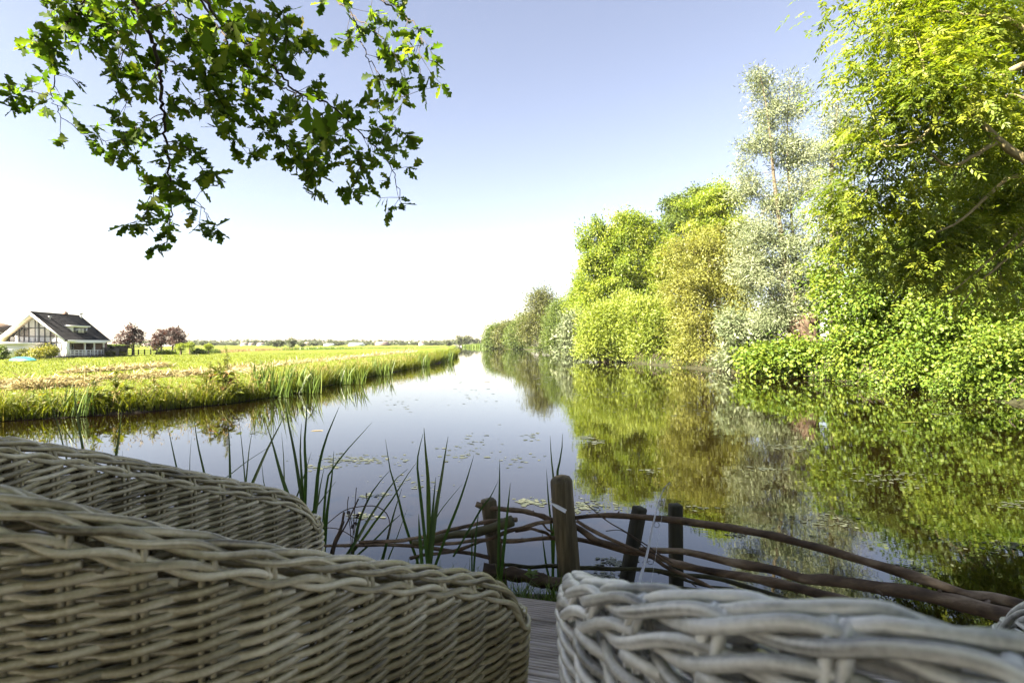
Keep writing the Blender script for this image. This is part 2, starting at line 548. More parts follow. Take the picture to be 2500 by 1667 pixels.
land_sheet("field", L_EDGE, (-.8, .6),
           [(-.8, -.6), (-.05, -.02), (.2, .13), (.6, .19), (1.6, .21), (4, .18), (9, .16), (20, .15), (50, .14), (120, .13), (400, .12), (1500, .12), (3500, .12)],
           M['field'], "bright green mown meadow beyond the canal", 3)
land_sheet("far_bank", R_EDGE, (.9, .43),
           [(-.8, -.6), (-.05, -.02), (.2, .14), (.7, .22), (2, .25), (6, .2), (30, .2), (200, .2), (3000, .2)],
           M['bank_ground'], "overgrown far bank under the trees", 4)
wx = np.array([-300, -60, -20, -8, 0, 8, 20, 60, 300], float)
wy = np.array([-15, -4, 2, 4, 8, 16, 32, 64, 130, 300, 1100], float)
VV = np.array([(x, y, 0) for y in wy for x in wx])
FF = np.array([(j * len(wx) + i, j * len(wx) + i + 1, (j + 1) * len(wx) + i + 1, (j + 1) * len(wx) + i) for j in range(len(wy) - 1) for i in range(len(wx) - 1)])
obj("water", VV, FF, M['water'], label="still dark canal water mirroring sky and trees", kind="structure")
bed = np.array([(-3500, -3500, -1.2), (3500, -3500, -1.2), (3500, 4500, -1.2), (-3500, 4500, -1.2)], float)
obj("ground", bed, np.array([(0, 1, 2, 3)]), M['soil'], label="dark ground sheet below the water and land", kind="structure")

# near bank under and in front of the deck; outer edge along Y = 2.42 - 0.27 X
SL = -.27
xs = np.linspace(-9, 9, 73)
prof = [(-14, .86), (-3, .88), (-.45, .90), (-.12, .90), (0.02, .85), (.14, .70), (.34, .35), (.6, -.05), (.9, -.6)]
rows = []
for o, z in prof:
    jit = rng0.normal(0, .02, len(xs)) if -.5 < o < .7 else 0 * xs
    rows.append(np.column_stack([xs, 2.40 + SL * xs + o + jit - (.24 * np.clip((xs - .2) / .3, 0, 1) if o > -.5 else 0), z + jit * .7]))
V = np.stack(rows, 1).reshape(-1, 3)
m, n = len(prof), len(xs)
i = np.arange(n - 1)[:, None] * m; j = np.arange(m - 1)[None]
obj("bank", V, np.stack([i + j, i + m + j, i + m + j + 1, i + j + 1], -1).reshape(-1, 4), M['soil'], smooth=True, label="dark earth bank below the decking", kind="structure")

# ------------------------------------------------------------------ decking: grooved boards, each a part
deck = thing("wooden_deck", "grey weathered decking of grooved boards below the wicker chairs", "deck", (0, 1.0, .95), kind="structure")
bw, gap, th = .145, .007, .026
ngr = 9
prof2 = [(0, -th), (0, -.003), (.004, 0)]
for k in range(ngr):
    a = .008 + k * (bw - .016) / ngr
    b = .008 + (k + 1) * (bw - .016) / ngr
    prof2 += [(a, 0), (a + .0015, -.005), (a + .0050, -.005), (a + .0065, 0)]
prof2 += [(bw - .004, 0), (bw, -.003), (bw, -th)]
prof2 = np.array(prof2)
ang = math.atan(SL)
ex = np.array((math.cos(ang), math.sin(ang), 0)); ey = np.array((math.sin(ang), -math.cos(ang), 0))  # ey points back to the house
for k in range(19):
    o = np.array((0.06, 2.02, 1.0)) + ey * (k * (bw + gap)) + np.array((0, 0, rng0.normal(0, .0012)))
    jl, jr = -2.6 + rng0.uniform(-.02, .02), 2.4
    A = np.array([o + ex * jl + ey * u + np.array((0, 0, w)) for u, w in prof2])
    Bv = np.array([o + ex * jr + ey * u + np.array((0, 0, w)) for u, w in prof2])
    nn = len(prof2)
    Fq = np.array([(q, q + 1, nn + q + 1, nn + q) for q in range(nn - 1)])
    obj("board", np.vstack([A, Bv]), Fq, M['deck'], deck)

# ------------------------------------------------------------------ wicker chairs
def rim_profile(v):
    """rim height above the deck as a function of v (0 = front, negative = back)"""
    h = .640 + .42 * np.clip(-v, -1, .62)
    t = np.clip((np.asarray(v) + .085) / .085, 0, 1)
    h = h - .058 * (1 - np.sqrt(1 - .94 * t * t))          # the arm rounds off towards its front end
    return np.minimum(h, .881 + .012 * np.tanh((-v - .6) * 6))


def streak(V, sides, rng):
    """weathering that runs along a strand: one value for every side, drifting slowly down its length"""
    n = len(V) // sides
    a = rng.uniform(0, 1, sides)
    drift = np.interp(np.arange(n), np.linspace(0, n, max(3, n // 9)), rng.normal(0, .16, max(3, n // 9)))
    return np.clip((a[None, :] * .62 + .19 + drift[:, None]), 0, 1).ravel()


def make_chair(label, front, fwd, mats, seed, vis_lo, gw, gr, ns):
    """hollow-armed wicker tub chair: the weave runs round the outside, over the front ends and back along the inside"""
    rng = np.random.default_rng(seed)
    fwd = np.array((*fwd, 0.0)); fwd /= np.linalg.norm(fwd)
    right = np.array((fwd[1], -fwd[0], 0.0))
    F0 = np.array((*front, 0.0))
    hw, straight, bd, TH = .315, .33, .33, .0215
    root = thing("wicker_chair", label, "chair", (*(F0 - fwd * .35)[:2], 1.0), group="wicker armchairs on the deck")
    pl = [(-hw, v) for v in np.linspace(-.02, -straight, 40, endpoint=False)]
    for a in np.linspace(0, math.pi, 140):
        pl.append((-hw * math.cos(a), -straight - bd * math.sin(a)))
    pl += [(hw, v) for v in np.linspace(-straight, -.02, 41)[1:]]
    pl = np.array(pl)
    s = np.concatenate([[0], np.cumsum(np.linalg.norm(np.diff(pl, axis=0), axis=1))])
    L = s[-1]
    nv_ = nrm(np.gradient(pl, s, axis=0)); nv_ = np.column_stack([-nv_[:, 1], nv_[:, 0]])
    if nv_[len(nv_) // 2][1] > 0: nv_ = -nv_
    deckz = 1.0

    def loop(n):
        """closed plan loop at offset n: points, path position on the centre line, outward normals, running length"""
        sv = np.linspace(0, L, 260)
        c = np.column_stack([np.interp(sv, s, pl[:, k]) for k in (0, 1)]); nn = nrm(np.column_stack([np.interp(sv, s, nv_[:, k]) for k in (0, 1)]))
        P1, S1, N1 = [c + nn * n], [sv], [nn]
        ph = np.linspace(0, math.pi, 13)[1:-1]
        f2 = np.array((0.0, 1.0))
        d = np.cos(ph)[:, None] * nn[-1] + np.sin(ph)[:, None] * f2
        P1.append(c[-1] + d * n); S1.append(np.full(len(ph), L)); N1.append(d)
        P1.append((c - nn * n)[::-1]); S1.append(sv[::-1]); N1.append(-nn[::-1])
        d = np.cos(ph)[:, None] * -nn[0] + np.sin(ph)[:, None] * f2
        P1.append(c[0] + d * n); S1.append(np.zeros(len(ph))); N1.append(d)
        P_, S_, N_ = np.vstack(P1), np.concatenate(S1), np.vstack(N1)
        P_, S_, N_ = np.vstack([P_, P_[:1]]), np.append(S_, S_[0]), np.vstack([N_, N_[:1]])
        q = np.concatenate([[0], np.cumsum(np.linalg.norm(np.diff(P_, axis=0), axis=1))])
        return P_, S_, N_, q

    vC = lambda sv: np.interp(sv, s, pl[:, 1])
    rimz = lambda sv: rim_profile(vC(sv) + .02)

    def place(lp, q, off, z):
        """a point on the loop lp at running length q, pushed out by off, at height z above the deck"""
        P_, S_, N_, Q = lp
        qq = np.mod(q, Q[-1])
        p = np.column_stack([np.interp(qq, Q, P_[:, k]) for k in (0, 1)])
        n = nrm(np.column_stack([np.interp(qq, Q, N_[:, k]) for k in (0, 1)]))
        sv = np.interp(qq, Q, S_)
        cn = nrm(np.column_stack([np.interp(sv, s, nv_[:, k]) for k in (0, 1)]))
        lean = -(rimz(sv) - z) * .07
        p = p + n * off[:, None] + cn * lean[:, None]
        return F0 + p[:, :1] * right + p[:, 1:] * fwd + np.column_stack([0 * z, 0 * z, deckz + z]), sv

    main = loop(TH)
    Ltot = main[3][-1]
    dl = Ltot / ns
    ARC = .039

    def profile(a):
        th = np.clip(np.abs(a) / ARC, 0, 1) * math.pi / 2
        n = TH * np.sin(th) * np.sign(a)
        h = .026 * (1 - np.cos(th)) + np.maximum(np.abs(a) - ARC, 0)
        return n, h, th

    # stakes in pairs, bending in over the top
    for k in range(ns):
        parts = []
        for e in (-1, 1):
            qc = k * dl + e * gw * 1.18 + rng.normal(0, .0006)
            sv = np.interp(qc % Ltot, main[3], main[1])
            top = float(rimz(np.array([sv]))[0])
            a = np.concatenate([np.linspace(top - .02, .06, 7), np.linspace(.05, .005, 9)])
            n, h, th = profile(a)
            W, _ = place(main, np.full(len(a), qc), n - TH - .0005, top - h)
            tb = tube(W, gw * .98, 8); parts.append((tb[0], tb[1], streak(tb[0], 8, rng)))
        V, Fq, ts = join(parts)
        obj("stake", V, Fq, mats, root, tint=ts, smooth=True)
    # weavers
    pit = gw * 1.98
    zs = list(np.arange(.880, vis_lo, -pit)) + list(np.arange(vis_lo - pit, .03, -pit * 2.2))
    for r, z0 in enumerate(zs):
        fine = z0 > vis_lo
        n_s = ns * (7 if fine else 3)
        q = np.arange(n_s) * (Ltot / n_s)
        sv = np.interp(q, main[3], main[1])
        ok = rimz(sv) - .0295 > z0
        if ok.sum() < 6: continue
        if ok.all():
            runs = [np.arange(n_s + 2)]
        else:
            st = int(np.where(~ok)[0][0])
            idx = (np.arange(n_s) + st)
            g_ = idx[ok[idx % n_s]]
            runs = np.split(g_, np.where(np.diff(g_) > 1)[0] + 1)
        wob_c = rng.normal(0, .0009, 24)
        parts = []
        for run in runs:
            if len(run) < 5: continue
            qr = run * (Ltot / n_s)
            ph = math.pi * qr / dl + math.pi * (r % 2)
            c = np.cos(ph)
            off = gw * (1.6 if fine else .6) * np.sign(c) * np.abs(c) ** .85
            wob = np.interp(np.mod(qr, Ltot), np.linspace(0, Ltot, 24), np.append(wob_c[:-1], wob_c[0]))
            z = z0 + gw * .62 * np.sin(ph) + wob
            W, _ = place(main, qr, off, z)
            sd_ = 7 if fine else 4
            tb = tube(W, gw * (1.28 if label.startswith('olive') else 1.12) if fine else gw * 2.0, sd_); parts.append((tb[0], tb[1], streak(tb[0], sd_, rng)))
        if parts:
            V, Fq, ts = join(parts)
            obj("weaver", V, Fq, mats, root, tint=ts, smooth=True)
    # border: rows of strands, each over two stake pairs and under one
    for a0 in (.0, .0172, .0348):
        n0, h0, th0 = profile(a0)
        nst = 2
        if a0 == 0:
            qa = np.arange(0, L + .05, .006) - .025
            ldq = 2.0 * dl
        else:
            lp = loop(abs(n0))
            qa = np.arange(0, lp[3][-1] + .004, .006)
            nl = max(1, round(lp[3][-1] / (2 * dl)))
            ldq = lp[3][-1] / nl
        for k in range(nst):
            ph = 2 * math.pi * (qa / ldq) + 2 * math.pi * k / nst + a0 * 200
            jit = np.interp(qa, np.linspace(qa[0], qa[-1], 20), rng.normal(0, .14, 20)); jit[-3:] = jit[:3][::-1]
            ph = ph + jit
            w = np.sin(ph)
            nrm_off = gr * (1.0 * np.tanh(1.6 * (w + .35)) + .05)       # outside for two stakes, inside for one
            tan_off = -gr * 1.15 * np.sin(ph - math.pi / 2) * (1 if a0 >= 0 else -1)
            if a0 == 0:
                sv = np.clip(qa, 0, L)
                c = np.column_stack([np.interp(sv, s, pl[:, j]) for j in (0, 1)]); nn = nrm(np.column_stack([np.interp(sv, s, nv_[:, j]) for j in (0, 1)]))
                over = np.maximum(0, np.maximum(-qa, qa - L))
                c = c + np.array((0, 1.0)) * over[:, None]
                p = c + nn * (tan_off * 1.5)[:, None]
                z = rimz(sv) + nrm_off * .9 - .0008 - over * over * 22
                W = F0 + p[:, :1] * right + p[:, 1:] * fwd + np.column_stack([0 * z, 0 * z, deckz + z])
            else:
                aa = a0 + tan_off * np.sign(a0)
                n1, h1, th1 = profile(np.abs(aa))
                P_, S_, N_, Q = lp
                sv = np.interp(np.mod(qa, Q[-1]), Q, S_)
                inner = 0
                z = rimz(sv) - h1 + nrm_off * np.cos(th1)
                W, _ = place(lp, qa, n1 - abs(n0) + nrm_off * np.sin(th1), z)
            V, Fq, _ = tube(W, gr * (1 + .04 * np.sin(qa * 37 + k)), 12)
            obj("rim_strand", V, Fq, mats, root, tint=streak(V, 12, rng), smooth=True)
            if a0 < 0: pass
        # only one loop is needed for a pair of rows: the loop already runs along the inside too
    ring = np.array([(x * .80, -.05 + y * .86) for x, y in pl[::8]])
    nr = len(ring)
    rowsV = []
    for zz, sc2 in ((.36, .9), (.37, 1.0), (.43, 1.0), (.455, .92), (.46, .5), (.46, .02)):
        cq = ring.mean(0) + (ring - ring.mean(0)) * sc2
        rowsV.append(F0 + cq[:, :1] * right + cq[:, 1:] * fwd + np.array((0, 0, deckz + zz)))
    V = np.vstack(rowsV)
    Fq = np.array([(a * nr + b, a * nr + (b + 1) % nr, (a + 1) * nr + (b + 1) % nr, (a + 1) * nr + b) for a in range(5) for b in range(nr)])
    obj("seat", V, Fq, M['cushion'], root, smooth=True)
    return root


M['cushion'] = flat_mat("seat_pad", (.075, .07, .055), .9, .1, .1, 60)  # pad coloured dark to deepen the shade in the weave gaps
make_chair("olive grey wicker armchair at left, both sloping arms turned towards the water", (-.222, 1.006), (.658, .752), M['wicker'], 21, .46, .00320, .0038, 64)
make_chair("pale silvery wicker armchair on the right, its woven back nearest of all", (.417, .79), (.10, .995), M['wicker_pale'], 22, .62, .0038, .0041, 56)

# ------------------------------------------------------------------ branch fence
def fence_y(px, off=0.0):
    t = (px - 1250) / F
    return (2.43 + off) / (1 - SL * t) if abs(1 - SL * t) > .01 else 2.43


def px_path(pts, off=0.0):
    return np.array([P(x, y, fence_y(x, off)) for x, y in pts])


fence = thing("branch_fence", "rustic fence of woven crooked branches and short posts along the water", "fence", (0.1, 2.43, .85))


def rail(pts, w0, w1, off, mat, name="rail", seed=0):
    c = px_path(pts, off)
    n = max(10, len(pts) * 6)
    c = resample(c, n)
    r = np.random.default_rng(seed + 100)
    wid = np.linspace(w0, w1, n)
    t = (c[:, 0] / c[:, 1])
    rad = wid / 2 * c[:, 1] / F
    rad = rad * (1 + .10 * np.interp(np.arange(n), np.linspace(0, n, n // 4 + 2), r.normal(0, 1, n // 4 + 2)))
    c = c + np.column_stack([0 * t, np.interp(np.arange(n), np.linspace(0, n, n // 5 + 2), r.normal(0, .008, n // 5 + 2)), 0 * t])
    V, Fq, _ = tube(c, rad, 9)
    # small knots and twig stubs
    parts = [(V, Fq)]
    for k in range(max(1, n // 14) if name == 'rail' else 0):
        i0 = int(r.integers(2, n - 2))
        d = nrm(r.normal(0, 1, 3)); tt = nrm(c[i0 + 1] - c[i0]); d = nrm(d - tt * d.dot(tt) + tt * .5)
        ln = rad[i0] * r.uniform(1.2, 2.4)
        parts.append(tube(np.array([c[i0], c[i0] + d * ln * .7, c[i0] + d * ln]), [rad[i0] * .42, rad[i0] * .32, rad[i0] * .2], 6)[:2])
    V, Fq, _ = join(parts)
    return obj(name, V, Fq, mat, fence, smooth=True)


rail([(1397, 1262), (1479, 1258), (1545, 1262), (1606, 1267), (1688, 1274), (1759, 1282), (1841, 1297), (1912, 1313), (2014, 1341), (2116, 1371), (2218, 1402), (2300, 1430), (2371, 1453), (2473, 1473), (2560, 1495)], 11, 29, 0, M['branch'], seed=1)
rail([(1162, 1229), (1186, 1239), (1217, 1240), (1258, 1246), (1292, 1251), (1322, 1259), (1346, 1268), (1400, 1276)], 13, 11, .04, M['branch'], seed=2)
rail([(1380, 1272), (1422, 1295), (1453, 1315), (1494, 1331), (1535, 1343), (1576, 1354), (1616, 1364), (1657, 1377), (1708, 1389), (1790, 1402), (1861, 1415), (1938, 1433), (2014, 1453), (2091, 1473), (2200, 1510)], 15, 25, .02, M['branch'], seed=3)
rail([(1560, 1340), (1627, 1343), (1667, 1346), (1734, 1361), (1810, 1377), (1887, 1392), (1963, 1410), (2040, 1420), (2142, 1433), (2244, 1448), (2346, 1473), (2468, 1504), (2560, 1530)], 12, 40, -.05, M['branch'], seed=4)
rail([(1407, 1269), (1443, 1292), (1504, 1320), (1586, 1356), (1627, 1382), (1683, 1407), (1734, 1433), (1800, 1465)], 8, 9, -.06, M['branch'], seed=5)
rail([(880, 1323), (955, 1320), (1006, 1314), (1057, 1305), (1108, 1291), (1152, 1281), (1186, 1274), (1224, 1271), (1262, 1268)], 8, 11, -.03, M['branch'], seed=6)
rail([(1010, 1324), (1040, 1319), (1074, 1312), (1125, 1303), (1176, 1297), (1210, 1285), (1251, 1270)], 14, 24, -.06, M['branch_green'], seed=7)
rail([(1000, 1366), (1054, 1351), (1101, 1344), (1142, 1332), (1176, 1319), (1227, 1303), (1278, 1288), (1346, 1273)], 7, 10, .0, M['branch'], seed=8)
rail([(700, 1338), (822, 1332), (904, 1331), (989, 1332), (1040, 1336), (1091, 1343), (1142, 1351), (1200, 1362)], 7, 10, .05, M['branch'], seed=9)
rail([(1006, 1322), (1067, 1325), (1125, 1322), (1176, 1320), (1244, 1320), (1295, 1317), (1346, 1314), (1402, 1317), (1448, 1326), (1500, 1337), (1560, 1352)], 8, 12, .06, M['branch'], seed=10)
rail([(1200, 1376), (1241, 1378), (1300, 1382), (1366, 1382), (1433, 1387), (1514, 1389), (1606, 1394), (1667, 1402), (1739, 1410), (1810, 1428), (1887, 1453), (1990, 1490)], 9, 12, .05, M['branch_green'], seed=11)
rail([(1380, 1420), (1458, 1425), (1586, 1428), (1667, 1433), (1760, 1450)], 7, 8, .10, M['branch_green'], seed=12)
rail([(1600, 1392), (1690, 1420), (1800, 1440), (1900, 1475)], 6, 9, .07, M['branch_green'], seed=13)
rail([(1425, 1223), (1479, 1269), (1530, 1300), (1576, 1328), (1640, 1372)], 2.4, 3.5, -.08, M['twig'], "twig", 14)
rail([(1478, 1294), (1520, 1296), (1570, 1330), (1660, 1400), (1700, 1432)], 2, 3, -.07, M['twig'], "twig", 15)
rail([(1258, 1295), (1300, 1292), (1330, 1300), (1346, 1310)], 8, 7, .03, M['branch'], seed=16)
rail([(1322, 1275), (1335, 1290), (1350, 1300)], 5, 4, .02, M['branch'], seed=17)


def post_round(pxt, pyt, pxb, pyb, w, Y, mat):
    a, b = P(pxt, pyt, Y), P(pxb, pyb, Y)
    b = b + (b - a) * .5
    n = 16
    c = resample(np.array([a, b]), n)
    rr = w / 2 * Y / F
    rad = np.full(n, rr)
    d = nrm(b - a)
    top = np.array([a - d * rr * .55, a - d * rr * .42, a - d * rr * .15])
    c = np.vstack([top, c]); rad = np.concatenate([[rr * .45, rr * .75, rr * .94], rad])
    V, Fq, _ = tube(c, rad, 20)
    r = np.random.default_rng(5)
    angs = np.arctan2(V[:, 1] - Y, V[:, 0] - np.interp(V[:, 2], [b[2], a[2]], [b[0], a[0]]))
    V[:, :2] += (.0025 * np.sin(angs * 5 + V[:, 2] * 9))[:, None] * np.column_stack([np.cos(angs), np.sin(angs)])
    obj("post", V, Fq, mat, fence, smooth=True)


def post_square(pxt, pyt, pxb, pyb, w, Y, mat, yaw):
    a, b = P(pxt, pyt, Y), P(pxb, pyb, Y)
    b = b + (b - a) * .6
    z = nrm(a - b); x = np.array((math.cos(yaw), math.sin(yaw), 0)); x = nrm(x - z * x.dot(z)); y = np.cross(z, x)
    s = w * Y / F
    ch = s * .12
    prof = np.array([(-s / 2 + ch, -s / 2), (s / 2 - ch, -s / 2), (s / 2, -s / 2 + ch), (s / 2, s / 2 - ch), (s / 2 - ch, s / 2), (-s / 2 + ch, s / 2), (-s / 2, s / 2 - ch), (-s / 2, -s / 2 + ch)])
    V, Fl = [], []
    for q, sc in ((b, 1), (a - z * ch, 1), (a, .9), (a, .01)):
        V += [q + x * u * sc + y * v * sc for u, v in prof]
    V = np.array(V)
    Fq = np.array([(k * 8 + m_, k * 8 + (m_ + 1) % 8, k * 8 + 8 + (m_ + 1) % 8, k * 8 + 8 + m_) for k in range(3) for m_ in range(8)])
    obj("post", V, Fq, mat, fence)


post_round(1371, 1176, 1388, 1380, 54, 2.36, M['post'])
post_square(1192, 1219, 1212, 1370, 33, 2.52, M['post'], .35)
post_square(1562, 1238, 1529, 1421, 29, 2.44, M['post_dark'], .5)
post_square(1649, 1231, 1651, 1445, 29, 2.44, M['post_dark'], .05)

# old log on the bank
c = resample(np.array([P(1180, 1392, 2.36), P(1262, 1403, 2.34), P(1310, 1413, 2.30), P(1360, 1426, 2.26), P(1470, 1452, 2.2)]), 24)
rr = .030 * (1 + .15 * np.sin(np.arange(24) * 1.3) + rng0.normal(0, .06, 24))
V, Fq, _ = tube(c, rr, 12)
V += rng0.normal(0, .0022, V.shape)
obj("log", V, Fq, M['log'], loc=tuple(c[12]), smooth=True, label="dark rotting log lying on the bank at the end of the deck", cat="log")

# grass and small plant between the deck and the log
nb = 900
C = np.column_stack([rng0.uniform(-.5, .7, nb), np.zeros(nb), np.full(nb, .895)])
C[:, 1] = 2.10 + SL * C[:, 0] + rng0.uniform(-.06, .13, nb)
V, Fq, t = blades(C, rng0.uniform(.06, .15, nb), rng0.uniform(.003, .006, nb), rng0.uniform(.1, .9, nb), rng0.uniform(0, 6.28, nb), rng0, rng0.uniform(0, .7, nb))
obj("grass", V, Fq, M['reed'], tint=t, label="thin tuft of green grass between deck and log", kind="stuff")
sp = thing("seedling", "small bright green leafy seedling in front of the dark log", "plant", P(1297, 1430, 2.18))
a0 = BASE[sp.name]
V, Fq, _ = tube(resample(np.array([a0, a0 + (.002, 0, .03), a0 + (-.002, 0, .055)]), 5), .0015, 5)
obj("stem", V, Fq, M['twig'], sp)
for k in range(9):
    an = k * 2.4
    d = np.array((math.cos(an), math.sin(an) * .5, .35))
    V, Fq, t = leafset([a0 + np.array((0, 0, .03 + .003 * k))], [d], [(0, 0, 1)], .034, .020, .6, True)
    obj("leaf", V, Fq, M['reed'], sp, tint=t)

# ------------------------------------------------------------------ fishing rod
rod = thing("fishing_rod", "thin grey fishing rod leaning up against the branch fence", "fishing rod", P(1548, 1475, 2.0))
rp = resample(np.array([P(1540, 1520, 1.95), P(1555, 1443, 2.05), P(1570, 1387, 2.12), P(1581, 1346, 2.17), P(1593, 1285, 2.22), P(1606, 1234, 2.26), P(1616, 1203, 2.28), P(1627, 1185, 2.29), P(1636, 1178, 2.29)]), 40)
rad = np.interp(np.linspace(0, 1, 40), [0, .25, .26, .55, 1], [.0095, .0085, .0072, .0048, .0014])
V, Fq, _ = tube(rp, rad, 8)
obj("rod_blank", V, Fq, M['rod'], rod, smooth=True)
for (gx, gy, gr) in ((1635, 1181, 3.5), (1623, 1195, 4), (1614, 1227, 5.5), (1603, 1280, 6.5), (1588, 1368, 8)):
    Yg = 2.24
    cpt = P(gx, gy, Yg)
    aa = np.linspace(0, 2 * math.pi, 17)
    rw = gr * Yg / F
    ring = np.array([cpt + np.array((math.cos(x) * rw, .3 * math.sin(x) * rw, math.sin(x) * rw)) for x in aa])
    V, Fq, _ = tube(ring, .0013, 5, cap=False)
    near = rp[np.argmin(np.linalg.norm(rp[:, [0, 2]] - cpt[[0, 2]], axis=1))]
    V2, F2, _ = tube(np.array([near, cpt + (near - cpt) * .5, cpt + nrm(near - cpt) * rw]), .0012, 5)
    V, Fq, _ = join([(V, Fq), (V2, F2)])
    obj("guide_ring", V, Fq, M['rod_dark'], rod, smooth=True)
V, Fq, _ = tube(resample(np.array([P(1634, 1180, 2.28), P(1622, 1230, 2.26), P(1611, 1290, 2.22), P(1597, 1380, 2.12), P(1580, 1480, 2.0)]), 16), .0005, 4)
obj("line", V, Fq, M['line'], rod)

# ------------------------------------------------------------------ cattails by the fence: one thing per clump, each blade a part
def strap(pts, w_px, Y, yaw, tint=.3, dark_tip=0.0):
    c = resample(np.array([P(x, y, Y) for x, y in pts]), 14)
    n = len(c)
    u = np.linspace(0, 1, n)                 # 0 = tip, 1 = base
    w = w_px * Y / F * .5 * np.clip((u / .45), .03, 1) ** .7
    T = nrm(np.gradient(c, axis=0))
    side = np.array((math.cos(yaw), math.sin(yaw), 0))
    S = nrm(side - T * (T @ side)[:, None]); N = np.cross(S, T)
    V = np.stack([c - S * w[:, None], c + N * (w * .35)[:, None], c + S * w[:, None]], 1).reshape(-1, 3)
    Fq = np.array([(3 * k + a, 3 * k + a + 1, 3 * k + a + 4, 3 * k + a + 3) for k in range(n - 1) for a in range(2)])
    t = np.repeat(tint + dark_tip * np.clip(1 - u / .15, 0, 1), 3)
    return V, Fq, t


BL = [
    # tip first, in photograph pixels; width; clump
    ([(122, 977), (142, 1040), (160, 1110)], 5, 0), ([(180, 930), (186, 1000), (205, 1110)], 9, 0), ([(297, 1000), (290, 1070), (282, 1120)], 11, 0), ([(300, 1095), (297, 1130)], 4, 0),
    ([(409, 1036), (420, 1090), (432, 1145)], 5, 1), ([(472, 1005), (482, 1080), (500, 1160)], 9, 1), ([(556, 1015), (560, 1090), (562, 1172)], 8, 1), ([(583, 1020), (592, 1100), (598, 1172)], 6, 1), ([(468, 1066), (464, 1110), (463, 1160)], 3, 1),
    ([(618, 1044), (609, 1091), (602, 1162)], 6, 2), ([(651, 1039), (664, 1077), (683, 1148), (698, 1195)], 10, 2), ([(697, 1003), (687, 1030), (654, 1094), (626, 1157), (614, 1185)], 10, 2), ([(694, 959), (704, 1033), (716, 1089), (725, 1143), (734, 1200)], 9, 2),
    ([(736, 1033), (733, 1101), (737, 1172), (738, 1215)], 9, 2), ([(752, 947), (746, 1048), (743, 1087), (747, 1136), (745, 1207)], 8, 2), ([(760, 1103), (751, 1134), (742, 1162), (729, 1200)], 5, 2), ([(638, 1119), (644, 1180), (648, 1195)], 4, 2), ([(687, 1055), (692, 1110), (694, 1170)], 5, 2),
    ([(670, 1082), (640, 1102), (600, 1128), (560, 1160)], 4, 2),
    ([(828, 993), (798, 1065), (784, 1113), (777, 1148), (773, 1195)], 9, 3), ([(908, 1031), (871, 1072), (843, 1103), (819, 1134), (803, 1157), (796, 1190), (789, 1280)], 6, 3), ([(815, 1101), (812, 1148), (806, 1195), (798, 1254), (793, 1320)], 9, 3), ([(793, 1136), (784, 1176), (777, 1219)], 7, 3), ([(821, 1174), (800, 1200), (778, 1230)], 5, 3),
    ([(941, 1072), (947, 1113), (954, 1153), (970, 1205), (982, 1256), (999, 1312)], 7, 4), ([(1018, 1127), (996, 1157), (978, 1186), (949, 1231), (921, 1266), (883, 1320)], 7, 4), ([(996, 1144), (975, 1160), (954, 1186), (930, 1221), (902, 1264), (874, 1313)], 8, 4),
    ([(952, 1148), (930, 1172), (909, 1200), (890, 1238), (876, 1275), (869, 1313)], 8, 4), ([(981, 1193), (970, 1226), (956, 1273), (942, 1334)], 8, 4), ([(1008, 1258), (982, 1252), (963, 1268), (914, 1318)], 7, 4), ([(994, 1242), (982, 1275), (968, 1315)], 4, 4),
    ([(1033, 1058), (1021, 1108), (1019, 1143), (1025, 1195), (1036, 1301), (1040, 1340)], 8, 5), ([(1035, 1044), (1039, 1101), (1045, 1172), (1047, 1299), (1048, 1360)], 11, 5), ([(1094, 1065), (1086, 1113), (1077, 1172), (1065, 1242), (1053, 1353)], 11, 5), ([(1064, 1164), (1060, 1207), (1055, 1266), (1050, 1330)], 8, 5), ([(1022, 1254), (1024, 1297), (1028, 1349)], 9, 5), ([(1157, 1111), (1139, 1172), (1118, 1234), (1095, 1291), (1074, 1349)], 7, 5), ([(1130, 1180), (1100, 1215), (1070, 1255), (1050, 1300)], 3, 5),
    ([(1220, 1120), (1219, 1220), (1217, 1366)], 7, 6), ([(1246, 1179), (1237, 1268), (1227, 1370)], 8, 6), ([(1217, 1172), (1197, 1213), (1176, 1240), (1152, 1281)], 5, 6), ([(1171, 1234), (1163, 1295), (1159, 1356)], 5, 6), ([(1152, 1278), (1152, 1360)], 4, 6),
    ([(1343, 1064), (1346, 1118), (1351, 1169), (1353, 1271), (1350, 1390)], 7, 7), ([(1373, 1059), (1372, 1094), (1365, 1135), (1360, 1169), (1362, 1300), (1364, 1390)], 9, 7), ([(1334, 1145), (1339, 1220), (1346, 1288), (1350, 1390)], 6, 7), ([(1322, 1291), (1333, 1376), (1338, 1400)], 6, 7),
]
CL = [("cattail clump of three dark blades, leftmost of the reeds behind the olive chair", 3.1), ("cattail clump of thin upright blades just right of the three leftmost blades", 3.0),
      ("dense crossing cattail clump rising behind the middle of the olive chair's far arm", 2.9), ("cattail clump with one long blade arching right beside the end of the far arm", 2.75),
      ("slanting sprawl of cattail blades between the olive chair and the stick fence", 2.7), ("tall upright tuft of broad cattail blades before the left end of the fence", 2.32),
      ("few straight cattail blades in front of the square left fence post", 2.30), ("narrow cattail clump standing right behind the round fence post", 2.62)]
clumps = []
for k, (lab, Y) in enumerate(CL):
    bs = [b for b in BL if b[2] == k]
    bx = np.mean([b[0][-1][0] for b in bs])
    clumps.append(thing("cattail", lab, "cattail", (P(bx, 1300, Y)[0], Y, .3), group="cattails at the near bank"))
rb = np.random.default_rng(77)
